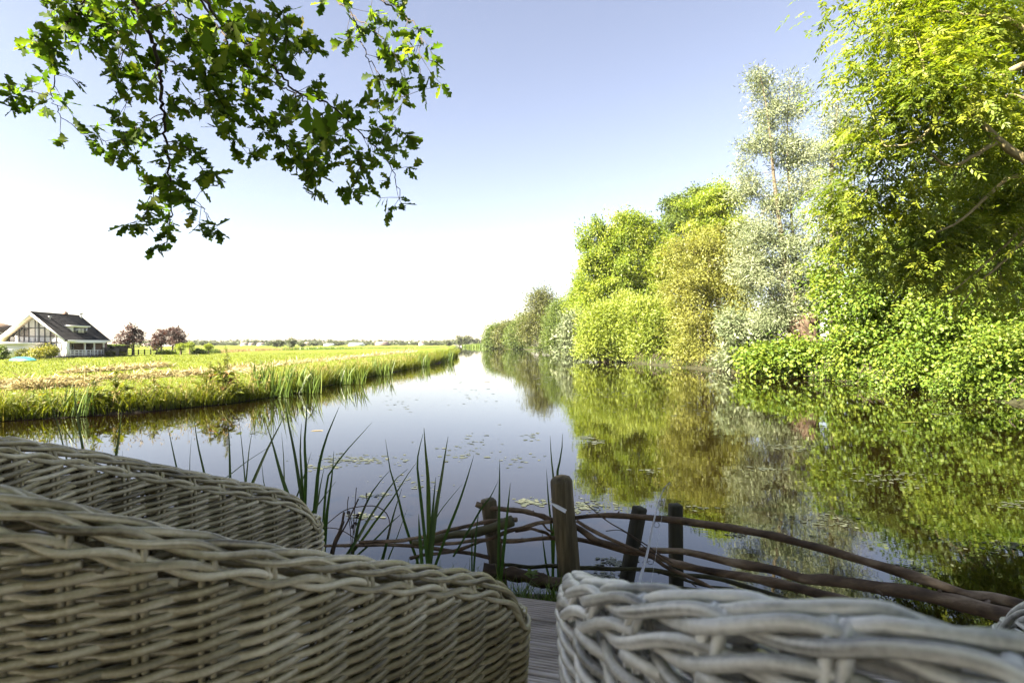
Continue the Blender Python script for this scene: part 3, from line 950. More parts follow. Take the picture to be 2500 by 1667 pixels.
for pts, w, k in BL:
    pts = [tuple(p) for p in pts]
    d = np.array(pts[-1], float) - np.array(pts[-2], float)
    d = d / max(1, np.hypot(*d))
    if d[1] < .3: d = np.array((d[0] * .4, .9))
    last = np.array(pts[-1], float)
    pts2 = pts + [tuple(last + d * 120), tuple(last + d * np.array((.5, 1)) * 260)]
    if k in (5, 6, 7): pts2 = pts + [tuple(last + d * 90)]
    V, Fq, t = strap(pts2, w, CL[k][1] + rb.uniform(-.06, .06), rb.uniform(-.5, .5), rb.uniform(0, .6), rb.choice([0, 0, .5]))
    obj("blade", V, Fq, M['cattail'], clumps[k], tint=t, smooth=True)
V, Fq, t = strap([(1343, 1226), (1360, 1236), (1382, 1248)], 9, 2.29, .2, .5)
obj("broken_leaf", V, Fq, M['line'], clumps[7], tint=t, smooth=True, label="pale broken leaf caught on the round post")

# bur-reed with round spiky heads
bur = thing("bur_reed", "bur reed with small dark spiky balls among the slanting cattails", "bur reed", (P(870, 1300, 2.66)[0], 2.66, .5))
for pts in ([(870, 1190), (866, 1240), (862, 1300), (856, 1420)], [(851, 1212), (848, 1240), (856, 1300), (860, 1420)], [(894, 1205), (895, 1225), (880, 1270), (866, 1330), (862, 1420)], [(852, 1250), (858, 1275), (864, 1300)], [(873, 1258), (868, 1280), (864, 1305)]):
    V, Fq, _ = tube(resample(np.array([P(x, y, 2.66) for x, y in pts]), 14), .0022, 5)
    obj("stem", V, Fq, M['twig'], bur)
for (x, y, r_) in ((851, 1251, 5), (872, 1259, 5.5), (868, 1278, 5), (861, 1285, 5), (895, 1205, 2.2), (894, 1210, 2.2)):
    c0 = P(x, y, 2.66); R_ = r_ * 2.66 / F
    dd = nrm(rb.normal(0, 1, (60, 3)))
    V, Fq, t = leafset(c0 + dd * R_ * .2, dd, rb.normal(0, 1, (60, 3)), R_ * 1.0, R_ * .4, .1)
    obj("seed_head", V, Fq, M['twig'], bur, tint=t, kind="stuff")
# dry leaning stalks
dry = thing("dry_stalks", "brown dead stalks arching low beside the bur reed", "stalks", (P(850, 1330, 2.6)[0], 2.6, .4))
for pts, w in (([(875, 1217), (862, 1245), (845, 1280), (820, 1328), (790, 1420)], 4), ([(840, 1250), (832, 1290), (815, 1325), (790, 1420)], 6), ([(838, 1272), (828, 1300), (818, 1325), (800, 1420)], 8), ([(800, 1277), (840, 1246), (880, 1236), (920, 1236), (945, 1255), (952, 1285), (946, 1318)], 2.5), ([(790, 1287), (830, 1292), (870, 1316), (890, 1330)], 2.2)):
    V, Fq, _ = tube(resample(np.array([P(x, y, 2.6) for x, y in pts]), 18), w * .5 * 2.6 / F, 5)
    obj("stalk", V, Fq, M['twig'], dry)

# ------------------------------------------------------------------ trees
def pxblob(px, py, rx, ry, Y, dz=1.0, w=1.0):
    c = P(px, py, Y)
    return (c, np.array((rx * Y / F, (rx + ry) * .5 * dz * Y / F, ry * Y / F)), w)


def crown_points(rng, blobs, n_clusters, shell=.4):
    """cluster centres filling ellipsoids, thicker towards the outside; returns centres and outward directions"""
    w = np.array([b[2] * np.prod(b[1]) ** .75 for b in blobs]); w = w / w.sum()
    pick = rng.choice(len(blobs), n_clusters, p=w)
    d = nrm(rng.normal(0, 1, (n_clusters, 3)))
    r = rng.uniform(0, 1, n_clusters) ** shell
    r = r * (1 + np.clip(rng.normal(0, .12, n_clusters), -.3, .2))
    C = np.array([blobs[i][0] for i in pick]); R = np.array([blobs[i][1] for i in pick])
    return C + d * R * r[:, None], d


def crown(rng, blobs, n_clusters, per, cl_r, leaf, aspect, droop=.3, up=.6, hexa=False, shell=.4, zmin=.05, flat=.7, tbias=0.0):
    C, O = crown_points(rng, blobs, n_clusters, shell)
    tc = rng.uniform(0, 1, n_clusters)
    n = n_clusters * per
    ci = np.repeat(np.arange(n_clusters), per)
    crr = cl_r * rng.uniform(.6, 1.4, n_clusters)
    off = np.clip(rng.normal(0, 1, (n, 3)), -1.7, 1.7) * crr[ci][:, None] * (1, 1, flat)
    pos = C[ci] + off
    keep = pos[:, 2] > zmin
    D = nrm(off) * .6 + rng.normal(0, .6, (n, 3)) + O[ci] * .3 + np.array((0, 0, -droop))
    N = rng.normal(0, .55, (n, 3)) + O[ci] * .5 + np.array((0, 0, up))
    L = leaf * rng.uniform(.7, 1.3, n)
    t = np.clip(.55 * tc[ci] + .45 * rng.uniform(0, 1, n) + tbias, 0, 1)
    pos, D, N, L, t = pos[keep], D[keep], N[keep], L[keep], t[keep]
    return leafset(pos, D, N, L, L * aspect, t, hexa), C


def limbs(rng, start, targets, r0, sag=.1, sides=5, r1=None):
    parts = []
    for tgt in targets:
        b = np.array(tgt, float)
        dd = [np.linalg.norm(np.array(q_) - b + np.array((0, 0, .25 * np.linalg.norm(np.array(q_) - b)))) * rng.uniform(.8, 1.25) for q_ in start]
        a = np.array(start[int(np.argmin(dd))], float)
        m_ = (a + b) / 2 + rng.normal(0, .12, 3) * np.linalg.norm(b - a) + np.array((0, 0, sag * np.linalg.norm(b - a)))
        c = resample(np.array([a, m_, b]), 8)
        parts.append(tube(c, np.linspace(r0, r1 or r0 * .15, 8), sides))
    return parts


def tree(name, label, cat, base, trunk_pts, trunk_r, blobs, leafm, bark, seed, n_clusters, per, cl_r, leaf, aspect, n_limbs=24, group=None, limb_r=None, **kw):
    rng = np.random.default_rng(seed)
    t = thing(name, label, cat, base, group)
    (V, Fq, ti), C = crown(rng, blobs, n_clusters, per, cl_r, leaf, aspect, **kw)
    obj("crown", V, Fq, leafm, t, tint=ti)
    tp = resample(np.array(trunk_pts, float), 14)
    rr = np.interp(np.linspace(0, 1, 14), np.linspace(0, 1, len(trunk_r)), trunk_r)
    V, Fq, _ = tube(tp, rr, 10)
    V += rng.normal(0, .04, V.shape) * rr[0]
    obj("trunk", V, Fq, bark, t, smooth=True)
    if n_limbs:
        k = rng.choice(len(C), min(n_limbs, len(C)), replace=False)
        parts = limbs(rng, tp[5:], C[k], limb_r or trunk_r[-1] * .6)
        V, Fq, _ = join(parts)
        obj("branches", V, Fq, bark, t, smooth=True, kind="stuff")
    return t


def gpt(px, py):
    g = G(px, py, 0.2)
    return g


# --- the large overhanging ash on the right: pinnate leaves
def ash_leaves(rng, blobs, n_clusters, per, cl_r, leaflet, zmin=.3):
    C, O = crown_points(rng, blobs, n_clusters, .55)
    n = n_clusters * per
    ci = np.repeat(np.arange(n_clusters), per)
    tc = rng.uniform(0, 1, n_clusters)
    base = C[ci] + rng.normal(0, 1, (n, 3)) * cl_r * (1, 1, .6)
    base_ok = base[:, 2] > zmin
    az = rng.uniform(0, 2 * np.pi, n)
    rd = np.stack([np.cos(az), np.sin(az), rng.uniform(-.9, -.05, n)], 1) + O[ci] * .5
    rd = nrm(rd)
    up = nrm(np.array((0, 0, 1.0)) + rng.normal(0, .35, (n, 3)) + O[ci] * .25)
    side = nrm(np.cross(rd, up)); un = np.cross(side, rd)
    rl = leaflet * 2.6 * rng.uniform(.8, 1.2, n)
    sets = []
    tl = np.clip(.6 * tc[ci] + .4 * rng.uniform(0, 1, n), 0, 1)
    for k in range(9):
        if k == 8:
            f, sd = 1.0, 0.0
        else:
            f, sd = .28 + .2 * (k // 2), (1 if k % 2 else -1)
        pos = base + rd * (rl * f)[:, None] - np.array((0, 0, 1.0)) * (rl * .18 * f * f)[:, None]
        d = rd * (.75 if sd else 1) + side * sd * .8 + np.array((0, 0, -.25)) + rng.normal(0, .15, (n, 3))
        nn = un + rng.normal(0, .3, (n, 3))
        L = leaflet * rng.uniform(.8, 1.2, n)
        t = np.clip(tl + rng.normal(0, .12, n), 0, 1)
        sets.append(leafset(pos[base_ok], d[base_ok], nn[base_ok], L[base_ok], L[base_ok] * .34, t[base_ok], False))
    return join(sets), C


def ash_tree():
    rng = np.random.default_rng(301)
    base = (11.6, 9.6, .2)
    t = thing("ash_tree", "great sunlit ash tree whose pinnate leaves fill the upper right corner", "tree", base)
    B = [pxblob(2210, 95, 120, 110, 8.6, .5), pxblob(2290, 210, 170, 110, 8.2, .5), pxblob(2210, 335, 110, 95, 8.8, .5), pxblob(2330, 60, 190, 110, 9.2, .5), pxblob(2420, 330, 150, 120, 9.4, .5),
         pxblob(2195, 250, 72, 80, 8.6, .5), pxblob(2180, 470, 140, 90, 9.4, .5), pxblob(2290, 560, 190, 90, 9.8, .5), pxblob(2130, 560, 85, 60, 10.2, .5), pxblob(2430, 510, 150, 110, 10.4, .5), pxblob(2250, 660, 150, 60, 10.4, .8, .6),
         pxblob(2170, -20, 80, 80, 8.8, .5), pxblob(2500, 130, 180, 150, 10.2, .5), pxblob(2560, 420, 140, 180, 10.6, 1, .6), pxblob(2450, 650, 130, 90, 11.2, .8, .6), pxblob(2090, 45, 32, 25, 8.4, 1, 1.2), pxblob(2115, 150, 30, 40, 8.5, 1, 1.2), pxblob(2105, 240, 30, 28, 8.4, 1, 1.2), pxblob(2100, 350, 36, 30, 8.8, 1, 1.2), pxblob(2065, 470, 40, 26, 9.3, 1, 1.2), pxblob(2045, 560, 40, 30, 9.8, 1, 1.2), pxblob(2060, 640, 45, 30, 10.2, 1, 1.0)]
    off = [(np.array((11, 10.5, 10.5)), np.array((4.2, 3.8, 3.0)), .5), (np.array((9.2, 8.6, 9.6)), np.array((3.0, 2.6, 2.2)), .5)]
    (V, Fq, ti), C = ash_leaves(rng, B, 720, 14, .26, .10)
    obj("crown", V, Fq, M['ash'], t, tint=ti)
    (V, Fq, ti), C2 = ash_leaves(rng, off, 260, 10, .42, .13)
    obj("upper_crown", V, Fq, M['ash'], t, tint=ti)
    trunk = resample(np.array([(11.6, 9.6, -.1), (11.4, 9.6, 2), (11.6, 9.5, 4.5), (11.2, 9.6, 7.5), (11.0, 9.8, 11)]), 16)
    V, Fq, _ = tube(trunk, np.linspace(.36, .12, 16), 12)
    obj("trunk", V, Fq, M['bark_pale'], t, smooth=True)
    limb_px = [
        ([(2760, 60), (2500, 152), (2420, 195), (2350, 200), (2280, 170), (2200, 190)], 9.4, .085),
        ([(2760, 520), (2500, 385), (2440, 345), (2380, 290), (2320, 230), (2240, 90)], 9.2, .10),
        ([(2760, 420), (2500, 240), (2400, 265), (2300, 250), (2180, 255)], 8.9, .05),
        ([(2440, 345), (2340, 400), (2290, 380), (2240, 310)], 9.2, .04),
        ([(2700, 560), (2500, 445), (2400, 500), (2330, 560), (2250, 590)], 10.0, .06),
        ([(2720, 700), (2560, 520), (2450, 600), (2380, 660), (2300, 720)], 10.6, .055),
        ([(2560, 520), (2440, 640), (2370, 700), (2340, 740)], 10.6, .04),
        ([(2700, 250), (2480, 60), (2380, 40), (2280, 30)], 9.6, .07),
        ([(2320, 230), (2260, 200), (2230, 130), (2210, 90)], 9.0, .03),
        ([(2300, 250), (2250, 330), (2180, 340), (2140, 300)], 8.9, .028),
    ]
    for pts, Y, r in limb_px:
        c = resample(np.array([P(x, y, Y - .75) for x, y in pts]), 22)
        c += np.cumsum(rng.normal(0, .012, c.shape), axis=0)
        V, Fq, _ = tube(c, np.linspace(r, r * .2, 22), 7)
        obj("limb", V, Fq, M['bark_pale'], t, smooth=True)
    st = [P(x, y, Y) for pts, Y, r in limb_px for x, y in pts[1:]]
    parts = []
    for k in rng.choice(len(C), 130, replace=False):
        d = [np.linalg.norm(C[k] - q) for q in st]
        parts += limbs(rng, [st[int(np.argmin(d))]], [C[k]], .016, .03, 4)
    V, Fq, _ = join(parts)
    obj("twigs", V, Fq, M['bark'], t, smooth=True, kind="stuff")


ash_tree()

# --- leafy alder bushes along the right bank (round glossy leaves)
BUSH = [
    ("round-leaved bush overhanging the water at the right edge of the photo", [(2470, 880, 130, 95), (2400, 930, 110, 60), (2530, 800, 90, 130), (2480, 720, 110, 110)], 18.5, 401, 420),
    ("tall dark leafy bush behind the yellow reed tuft under the ash", [(2330, 760, 120, 130), (2250, 880, 100, 65), (2390, 680, 130, 110), (2340, 900, 90, 55)], 21.5, 402, 420),
    ("bright leafy bush just right of the pollard willow trunk", [(2140, 740, 110, 110), (2110, 850, 110, 65), (2200, 640, 90, 90), (2200, 820, 80, 90), (2045, 740, 50, 80), (2030, 660, 40, 60)], 26.5, 403, 400),
    ("low yellow-green bush covering the foot of the pollard willow", [(1920, 872, 80, 40), (1875, 893, 60, 24), (1990, 880, 60, 36), (2060, 890, 60, 32), (1850, 870, 30, 24)], 31.0, 404, 300),
]
for lab, bl, Y, seed, nc in BUSH:
    B = [pxblob(x, y, a, b, Y + k * .5, .7) for k, (x, y, a, b) in enumerate(bl)]
    b0 = np.array([P(bl[0][0], 900, Y + 1.5)[0], Y + 1.5, .1])
    top = P(bl[0][0], bl[0][1] - bl[0][3] * .3, Y + 1.2)
    lf = 10.5 * Y / F
    tree("alder_bush", lab, "bush", b0, [b0 + (0, 0, -.2), (b0 + top) / 2 + (.2, 0, 0), top], [.14, .10, .05], B, M['round_leaf'], M['bark'], seed, nc, 64, .36 * Y / 20, lf * .80, .68,
         n_limbs=26, group="bushes along the right bank", droop=.35, up=.5, hexa=True, shell=.42, zmin=.02, flat=.5)

# --- pollarded silver willow with the thick reddish trunk
Y = 33.0
rngw = np.random.default_rng(55)
wt = thing("silver_willow", "tall silvery willow growing from a thick reddish pollard trunk", "tree", gpt(1985, 914))
tp = resample(np.array([P(1990, 930, Y), P(1978, 880, Y), P(1966, 830, Y), P(1958, 790, Y), P(1956, 764, Y)]), 12)
V, Fq, _ = tube(tp, np.interp(np.linspace(0, 1, 12), [0, .3, .7, .9, 1], [.95, .72, .85, 1.05, .9]), 18)
an = np.arctan2(V[:, 1] - Y, V[:, 0] - 19)
V += (np.sin(an * 7 + V[:, 2] * 2) * .07 + rngw.normal(0, .03, len(V)))[:, None] * np.column_stack([np.cos(an), np.sin(an), 0 * an])
obj("trunk", V, Fq, M['bark_red'], wt, smooth=True)
stems = [
    [(1955, 775), (1935, 720), (1918, 640), (1900, 520), (1888, 420), (1880, 330), (1868, 240), (1850, 160)],
    [(1960, 770), (1950, 690), (1935, 560), (1925, 430), (1922, 330), (1925, 250), (1930, 190)],
    [(1975, 770), (1990, 700), (1998, 600), (2000, 520)],
    [(1990, 775), (2010, 720), (2030, 640), (2050, 540)],
    [(1940, 780), (1900, 740), (1850, 680), (1820, 600)],
]
for k, pts in enumerate(stems):
    c = resample(np.array([P(x, y, Y + (k % 3) * .4 - .4) for x, y in pts]), 20)
    V, Fq, _ = tube(c, np.linspace((.20, .12, .08, .08, .08)[k], .015, 20), 7)
    obj("stem", V, Fq, M['bark'], wt, smooth=True)
B = [pxblob(1848, 180, 14, 28, Y), pxblob(1866, 215, 22, 32, Y), pxblob(1880, 275, 40, 45, Y), pxblob(1926, 205, 15, 30, Y), pxblob(1938, 265, 34, 45, Y), pxblob(1832, 200, 8, 12, Y, 1, 1), pxblob(1850, 360, 52, 40, Y), pxblob(1935, 370, 48, 50, Y), pxblob(1838, 460, 44, 45, Y), pxblob(1890, 500, 40, 40, Y), pxblob(1945, 470, 50, 55, Y), pxblob(1815, 420, 18, 30, Y, 1, .8), pxblob(1970, 420, 20, 36, Y, 1, .8),
     pxblob(1850, 570, 60, 70, Y), pxblob(1925, 590, 70, 70, Y), pxblob(1880, 680, 80, 60, Y), pxblob(1960, 690, 60, 50, Y), pxblob(1835, 650, 50, 60, Y), pxblob(1945, 745, 70, 40, Y), pxblob(1885, 765, 60, 45, Y), pxblob(1965, 765, 45, 28, Y)]
(V, Fq, ti), C = crown(rngw, B, 700, 96, .34, .22, .21, droop=.1, up=.3, shell=.55)
obj("crown", V, Fq, M['willow_silver'], wt, tint=ti)
V, Fq, _ = join(limbs(rngw, [P(x, y, Y) for s_ in stems[:2] for x, y in s_[2:]], C[rngw.choice(len(C), 110, replace=False)], .025, .0, 4))
obj("twigs", V, Fq, M['bark'], wt, kind="stuff")

Y = 41.0
B = [pxblob(2045, 245, 22, 35, Y), pxblob(2040, 310, 42, 50, Y), pxblob(2010, 380, 45, 60, Y), pxblob(2065, 390, 40, 60, Y), pxblob(2020, 480, 55, 70, Y), pxblob(2080, 330, 40, 60, Y), pxblob(2030, 600, 60, 80, Y), pxblob(2070, 520, 50, 70, Y)]
tree("silver_willow", "second, more distant silvery willow half hidden behind the ash crown", "tree", gpt(2040, 902), [P(2040, 900, Y), P(2035, 640, Y), P(2030, 420, Y), P(2045, 260, Y)], [.5, .3, .18, .05], B, M['willow_silver'], M['bark'], 56, 400, 66, .45, .26, .22, droop=.1, up=.3, shell=.55)
Y = 37.0
B = [pxblob(1840, 840, 60, 60, Y), pxblob(1800, 880, 55, 35, Y), pxblob(1870, 800, 40, 50, Y), pxblob(1800, 800, 40, 50, Y)]
tree("willow_bush", "low silvery willow bush left of the pollard trunk", "bush", gpt(1830, 908), [P(1830, 915, Y), P(1835, 880, Y), P(1835, 830, Y)], [.2, .15, .08], B, M['willow_silver'], M['bark'], 57, 260, 36, .42, .36, .26, droop=.2, up=.4, tbias=-.15)

Y = 25.0
B = [pxblob(2350, 470, 130, 110, Y), pxblob(2250, 580, 110, 90, Y), pxblob(2450, 600, 110, 150, Y), pxblob(2480, 360, 110, 100, Y), pxblob(2160, 640, 80, 70, Y), pxblob(2330, 680, 120, 90, Y), pxblob(2580, 480, 120, 200, Y), pxblob(2400, 280, 90, 80, Y, 1, .6)]
tree("dark_tree", "dense dark green tree filling the gaps behind the sunlit ash", "tree", gpt(2390, 929), [P(2390, 935, Y), P(2390, 760, Y), P(2380, 560, Y), P(2400, 380, Y)], [.5, .4, .25, .08], B, M['dark_green'], M['bark'], 59, 520, 60, .50, .22, .5, n_limbs=60, droop=.3, up=.5, shell=.6, flat=.5)
# --- thin yellowish willow in front of the green trees
Y = 43.0
B = [pxblob(1740, 600, 70, 60, Y), pxblob(1690, 680, 80, 70, Y), pxblob(1780, 700, 80, 80, Y), pxblob(1720, 780, 100, 70, Y), pxblob(1660, 740, 50, 50, Y), pxblob(1740, 850, 95, 50, Y), pxblob(1680, 870, 50, 35, Y), pxblob(1640, 620, 40, 50, Y, 1, .5), pxblob(1810, 620, 45, 60, Y), pxblob(1800, 780, 55, 60, Y)]
tree("yellow_willow", "loose yellowish willow with thin grey twigs left of the tall silver one", "tree", gpt(1720, 897), [P(1720, 905, Y), P(1722, 820, Y), P(1728, 700, Y), P(1735, 580, Y)], [.35, .28, .16, .05], B, M['willow_yellow'], M['bark'], 58, 520, 96, .50, .26, .28, n_limbs=70, droop=.15, up=.4, shell=.55)
# --- round pollards, bright
POL = [("bright round pollard willow standing over dark water, left one of the touching pair", [(1460, 805, 46, 60), (1510, 785, 46, 64), (1445, 845, 36, 36), (1500, 852, 60, 30)], 57, 61, 1480),
       ("bright round pollard willow with dark stub trunk, right one of the touching pair", [(1570, 790, 42, 62), (1625, 792, 46, 56), (1580, 842, 50, 36), (1650, 838, 42, 40)], 54, 62, 1570)]
for lab, bl, Y, seed, cx in POL:
    B = [pxblob(*b, Y, .9) for b in bl]
    tree("pollard_willow", lab, "tree", gpt(cx, 885), [P(cx, 890, Y), P(cx - 3, 860, Y), P(cx, 830, Y)], [.95, .80, .7], B, M['pollard'], M['bark'], seed, 340, 90, .60, .40, .24, n_limbs=30, group="round pollard willows by the water", limb_r=.08, droop=-.25, up=.3, shell=.42, zmin=.25)
Y = 95.0
tree("pollard_willow", "small pale pollard willow farther along the bank, left of the bright pair", "tree", gpt(1400, 863), [P(1410, 866, Y), P(1408, 845, Y), P(1404, 815, Y)], [.8, .6, .5], [pxblob(1403, 810, 36, 48, Y), pxblob(1392, 840, 28, 22, Y), pxblob(1425, 800, 22, 40, Y)], M['willow_silver'], M['bark'], 63, 260, 34, .9, .7, .28, group="round pollard willows by the water", tbias=-.12, droop=-.1)
# --- big green trees behind
Y = 70.0
B = [pxblob(1430, 580, 24, 28, Y), pxblob(1465, 555, 22, 30, Y), pxblob(1480, 590, 30, 30, Y), pxblob(1440, 650, 40, 50, Y), pxblob(1515, 540, 20, 28, Y), pxblob(1545, 545, 22, 30, Y), pxblob(1530, 590, 40, 40, Y), pxblob(1585, 560, 26, 36, Y), pxblob(1590, 610, 36, 40, Y), pxblob(1500, 650, 70, 70, Y), pxblob(1455, 730, 55, 50, Y), pxblob(1560, 690, 80, 80, Y), pxblob(1620, 640, 40, 80, Y), pxblob(1600, 750, 60, 50, Y)]
tree("green_tree", "broad bright green tree with several plumes rising above the round pollards", "tree", gpt(1520, 876), [P(1520, 880, Y), P(1522, 800, Y), P(1520, 700, Y), P(1515, 600, Y)], [.6, .5, .3, .1], B, M['ash_far'], M['bark'], 71, 520, 170, .62, .36, .42, n_limbs=60, droop=.5, up=.6, shell=.5, flat=.75)
Y = 62.0
B = [pxblob(1755, 500, 48, 55, Y), pxblob(1780, 560, 40, 50, Y), pxblob(1740, 580, 45, 60, Y), pxblob(1700, 520, 40, 40, Y), pxblob(1760, 650, 60, 70, Y)]
tree("green_tree", "yellow-green tree crown close left of the tall silver willow", "tree", gpt(1755, 881), [P(1755, 885, Y), P(1755, 700, Y), P(1755, 560, Y)], [.5, .3, .1], B, M['ash_far'], M['bark'], 72, 240, 170, .66, .35, .40, droop=.5, up=.6, shell=.5, flat=.45, tbias=.1)
Y = 82.0
B = [pxblob(1705, 465, 24, 30, Y), pxblob(1722, 490, 36, 32, Y), pxblob(1650, 500, 28, 25, Y), pxblob(1690, 540, 60, 45, Y), pxblob(1640, 570, 30, 60, Y), pxblob(1670, 640, 50, 70, Y)]
tree("green_tree", "bluish dark green treetop, highest of the crowns behind the yellowish willow", "tree", gpt(1690, 868), [P(1695, 870, Y), P(1695, 640, Y), P(1703, 480, Y)], [.6, .35, .08], B, M['dark_green'], M['bark'], 73, 230, 150, .90, .42, .42, droop=.4, up=.6, shell=.5, flat=.45)
# --- receding bank trees
FARB = [("dark olive rounded tree standing highest at the bend of the far bank", "olive", [(1320, 745, 38, 40), (1305, 800, 42, 45), (1345, 790, 35, 50), (1335, 720, 22, 22)], 150, 81, 1320),
        ("mid green tree between the dark olive tree and the pale pollard", "dark_green", [(1365, 790, 32, 48), (1375, 760, 24, 28), (1355, 830, 30, 25)], 125, 82, 1365),
        ("low green bush row below the olive tree, first from the bend", "dark_green", [(1268, 820, 26, 30), (1282, 800, 18, 28)], 185, 83, 1270),
        ("low rounded green bush, second from the bend of the bank", "olive", [(1240, 822, 24, 24), (1250, 805, 14, 18)], 200, 84, 1240),
        ("leftmost low bush of the far bank, where the reeds begin", "dark_green", [(1213, 823, 18, 26), (1206, 835, 10, 14)], 205, 85, 1212),
        ("sparse tall bush filling the gap left of the big green tree", "ash_far", [(1408, 745, 24, 45), (1425, 700, 20, 40), (1440, 780, 24, 30)], 105, 86, 1415)]
for lab, mt, bl, Y, seed, cx in FARB:
    B = [pxblob(*b, Y, .9) for b in bl]
    yb = HOR + (CAM_Z - .2) * F / Y
    tree("bank_tree", lab, "tree", gpt(cx, yb), [P(cx, yb, Y), P(cx, (yb + bl[0][1]) / 2, Y), P(*bl[0][:2], Y)], [.5, .35, .15], B, M[mt], M['bark'], seed, 420, 60, .008 * Y + .1, 3.8 * Y / F, .5, n_limbs=14, group="trees along the receding far bank", droop=.2, zmin=.1)

# --- bank fringe under the right trees: dark reeds and grasses, stuff
rf = np.random.default_rng(91)
pts = edge_points(R_EDGE[4:13], 40)
k = rf.integers(0, len(pts), 4200)
C = np.column_stack([pts[k] + rf.normal(0, .4, (4200, 2)) + np.array((.7, .3)), np.full(4200, .05)])
Yd = C[:, 1]
V, Fq, t = blades(C, rf.uniform(.3, .8, 4200) * (1 + Yd / 150), rf.uniform(.015, .03, 4200) * (1 + Yd / 60), rf.uniform(.1, .8, 4200), rf.uniform(0, 6.28, 4200), rf, rf.uniform(0, .9, 4200))
obj("bank_reeds", V, Fq, M['reed'], tint=t, label="reeds and grass along the foot of the right bank", kind="stuff")
# reed bed at the far end of the canal
k = 3800
u = rf.uniform(0, 1, k)
px_ = 1128 + 95 * u
Yr = 330 - 100 * u + rf.normal(0, 12, k)
C = np.column_stack([(px_ - 1250) / F * Yr, Yr, np.full(k, .1)])
V, Fq, t = blades(C, rf.uniform(1.6, 3.4, k) * (.5 + .5 * u), np.full(k, .35), rf.uniform(.05, .4, k), rf.uniform(0, 6.28, k), rf, rf.uniform(.2, .8, k), 2)
obj("reed_bed", V, Fq, M['reed'], tint=t, label="green reed bed at the far end of the canal", kind="stuff")
parts = []
ptsR = edge_points(R_EDGE[4:9], 40)
for q_ in range(340):
    p0 = ptsR[int(rf.integers(0, len(ptsR)))] + rf.normal(0, .3, 2) + np.array((.55, .25))
    a_ = np.array((p0[0], p0[1], rf.uniform(.1, 1.1)))
    b_ = a_ + np.array((rf.normal(-.5, .35), rf.normal(-.25, .35), -a_[2] * rf.uniform(.5, 1.1) + rf.uniform(0, .25)))
    parts.append(tube(resample(np.array([a_, (a_ + b_) / 2 + rf.normal(0, .08, 3), b_]), 6), np.linspace(.022, .006, 6), 4))
V, Fq, _ = join(parts)
obj("dead_twigs", V, Fq, M['twig'], label="bare dead twigs and roots dangling over the right waterline", kind="stuff")
n = 9000
kk = rf.choice(np.where(ptsR[:, 1] < 32)[0], n)
pb = ptsR[kk] + np.array((.35, .15)) + rf.normal(0, .28, (n, 2))
zz = rf.uniform(.03, .75, n) * rf.uniform(.3, 1, n)
sz = 9.5 * pb[:, 1] / F
V, Fq, t = leafset(np.column_stack([pb, zz]), rf.normal(0, 1, (n, 3)) * (1, 1, .6) - (0, 0, .2), rf.normal(0, .6, (n, 3)) + (-.3, -.3, .6), sz * rf.uniform(.6, 1.2, n), sz * rf.uniform(.4, .75, n), rf.uniform(0, .8, n), True)
obj("bank_brush", V, Fq, M['round_leaf'], tint=t, label="low leafy scrub overhanging the right waterline", kind="stuff")
# tuft of yellow reeds leaning out of the right bank
tf = thing("reed_tuft", "yellow leaning reed blades at the water below the ash", "reeds", G(2195, 945, 0))
for pts_, w in (([(2160, 905), (2180, 920), (2200, 946)], 6), ([(2172, 910), (2190, 926), (2203, 946)], 5), ([(2180, 875), (2192, 905), (2204, 946)], 4), ([(2210, 900), (2209, 925), (2206, 950)], 4), ([(2236, 915), (2235, 935), (2232, 955)], 4), ([(2150, 880), (2170, 905), (2195, 946)], 3)):
    V, Fq, t = strap(pts_, w, 23.2, .2, .9)
    obj("blade", V, Fq, M['reed'], tf, tint=t)

# ------------------------------------------------------------------ left bank vegetation
rl = np.random.default_rng(131)


def edge_scatter(E, n, lo, hi, near_bias, inland, rng):
    """points along an edge between y-indices, denser near the camera"""
    pts = edge_points(E, 60)
    w = 1 / (np.hypot(pts[:, 0], pts[:, 1]) ** near_bias)
    seg = np.concatenate([[0], np.linalg.norm(np.diff(pts, axis=0), axis=1)])
    w = w * seg
    ok = (pts[:, 1] > lo) & (pts[:, 1] < hi)
    w = np.where(ok, w, 0); w = w / w.sum()
    k = rng.choice(len(pts), n, p=w)
    f = rng.uniform(0, 1, n)[:, None]
    p = pts[k] * (1 - f) + pts[np.minimum(k + 1, len(pts) - 1)] * f
    d = inland(n)
    return p + np.array((-.8, .6)) * d[:, None], d


n = 26000
xy, d = edge_scatter(L_EDGE, n, 9.5, 120, 1.0, lambda n_: np.abs(rl.normal(0, .75, n_)) - .1, rl)
Yd = xy[:, 1]
hgt = rl.uniform(.25, .75, n) * np.clip(1.15 - d * .35, .3, 1.2) * np.where(Yd > 22, 1.15, .85)
patch = .55 + .45 * np.sin(xy[:, 0] * 1.7 + xy[:, 1] * .9) * np.sin(xy[:, 1] * .53 + 1)
hgt = hgt * (.75 + .5 * patch)
hgt = hgt * np.where((Yd > 45) & (Yd < 95), 1.5, 1)
V, Fq, t = blades(np.column_stack([xy, .02 + .15 * np.clip(d / .4, 0, 1)]), hgt, rl.uniform(.010, .022, n) * (1 + Yd / 45), rl.uniform(.1, .9, n), rl.uniform(0, 6.28, n), rl, np.clip(rl.beta(2, 2.7, n) * .93 + .1 * (patch - .5), 0, 1))
obj("bank_grass", V, Fq, M['grass'], tint=t, label="tall bright grass and reeds fringing the left bank", kind="stuff")
land_sheet("bank_edge", L_EDGE, (-.8, .6), [(-.78, -.58), (-.05, -.012), (.2, .14), (.5, .20)], M['soil'], "dark bare earth edge of the left bank at the water", 3)
n = 900
xy, d = edge_scatter(L_EDGE, n, 9.5, 60, 1.1, lambda n_: np.abs(rl.normal(.2, .6, n_)), rl)
hs = rl.uniform(.5, 1.05, n)
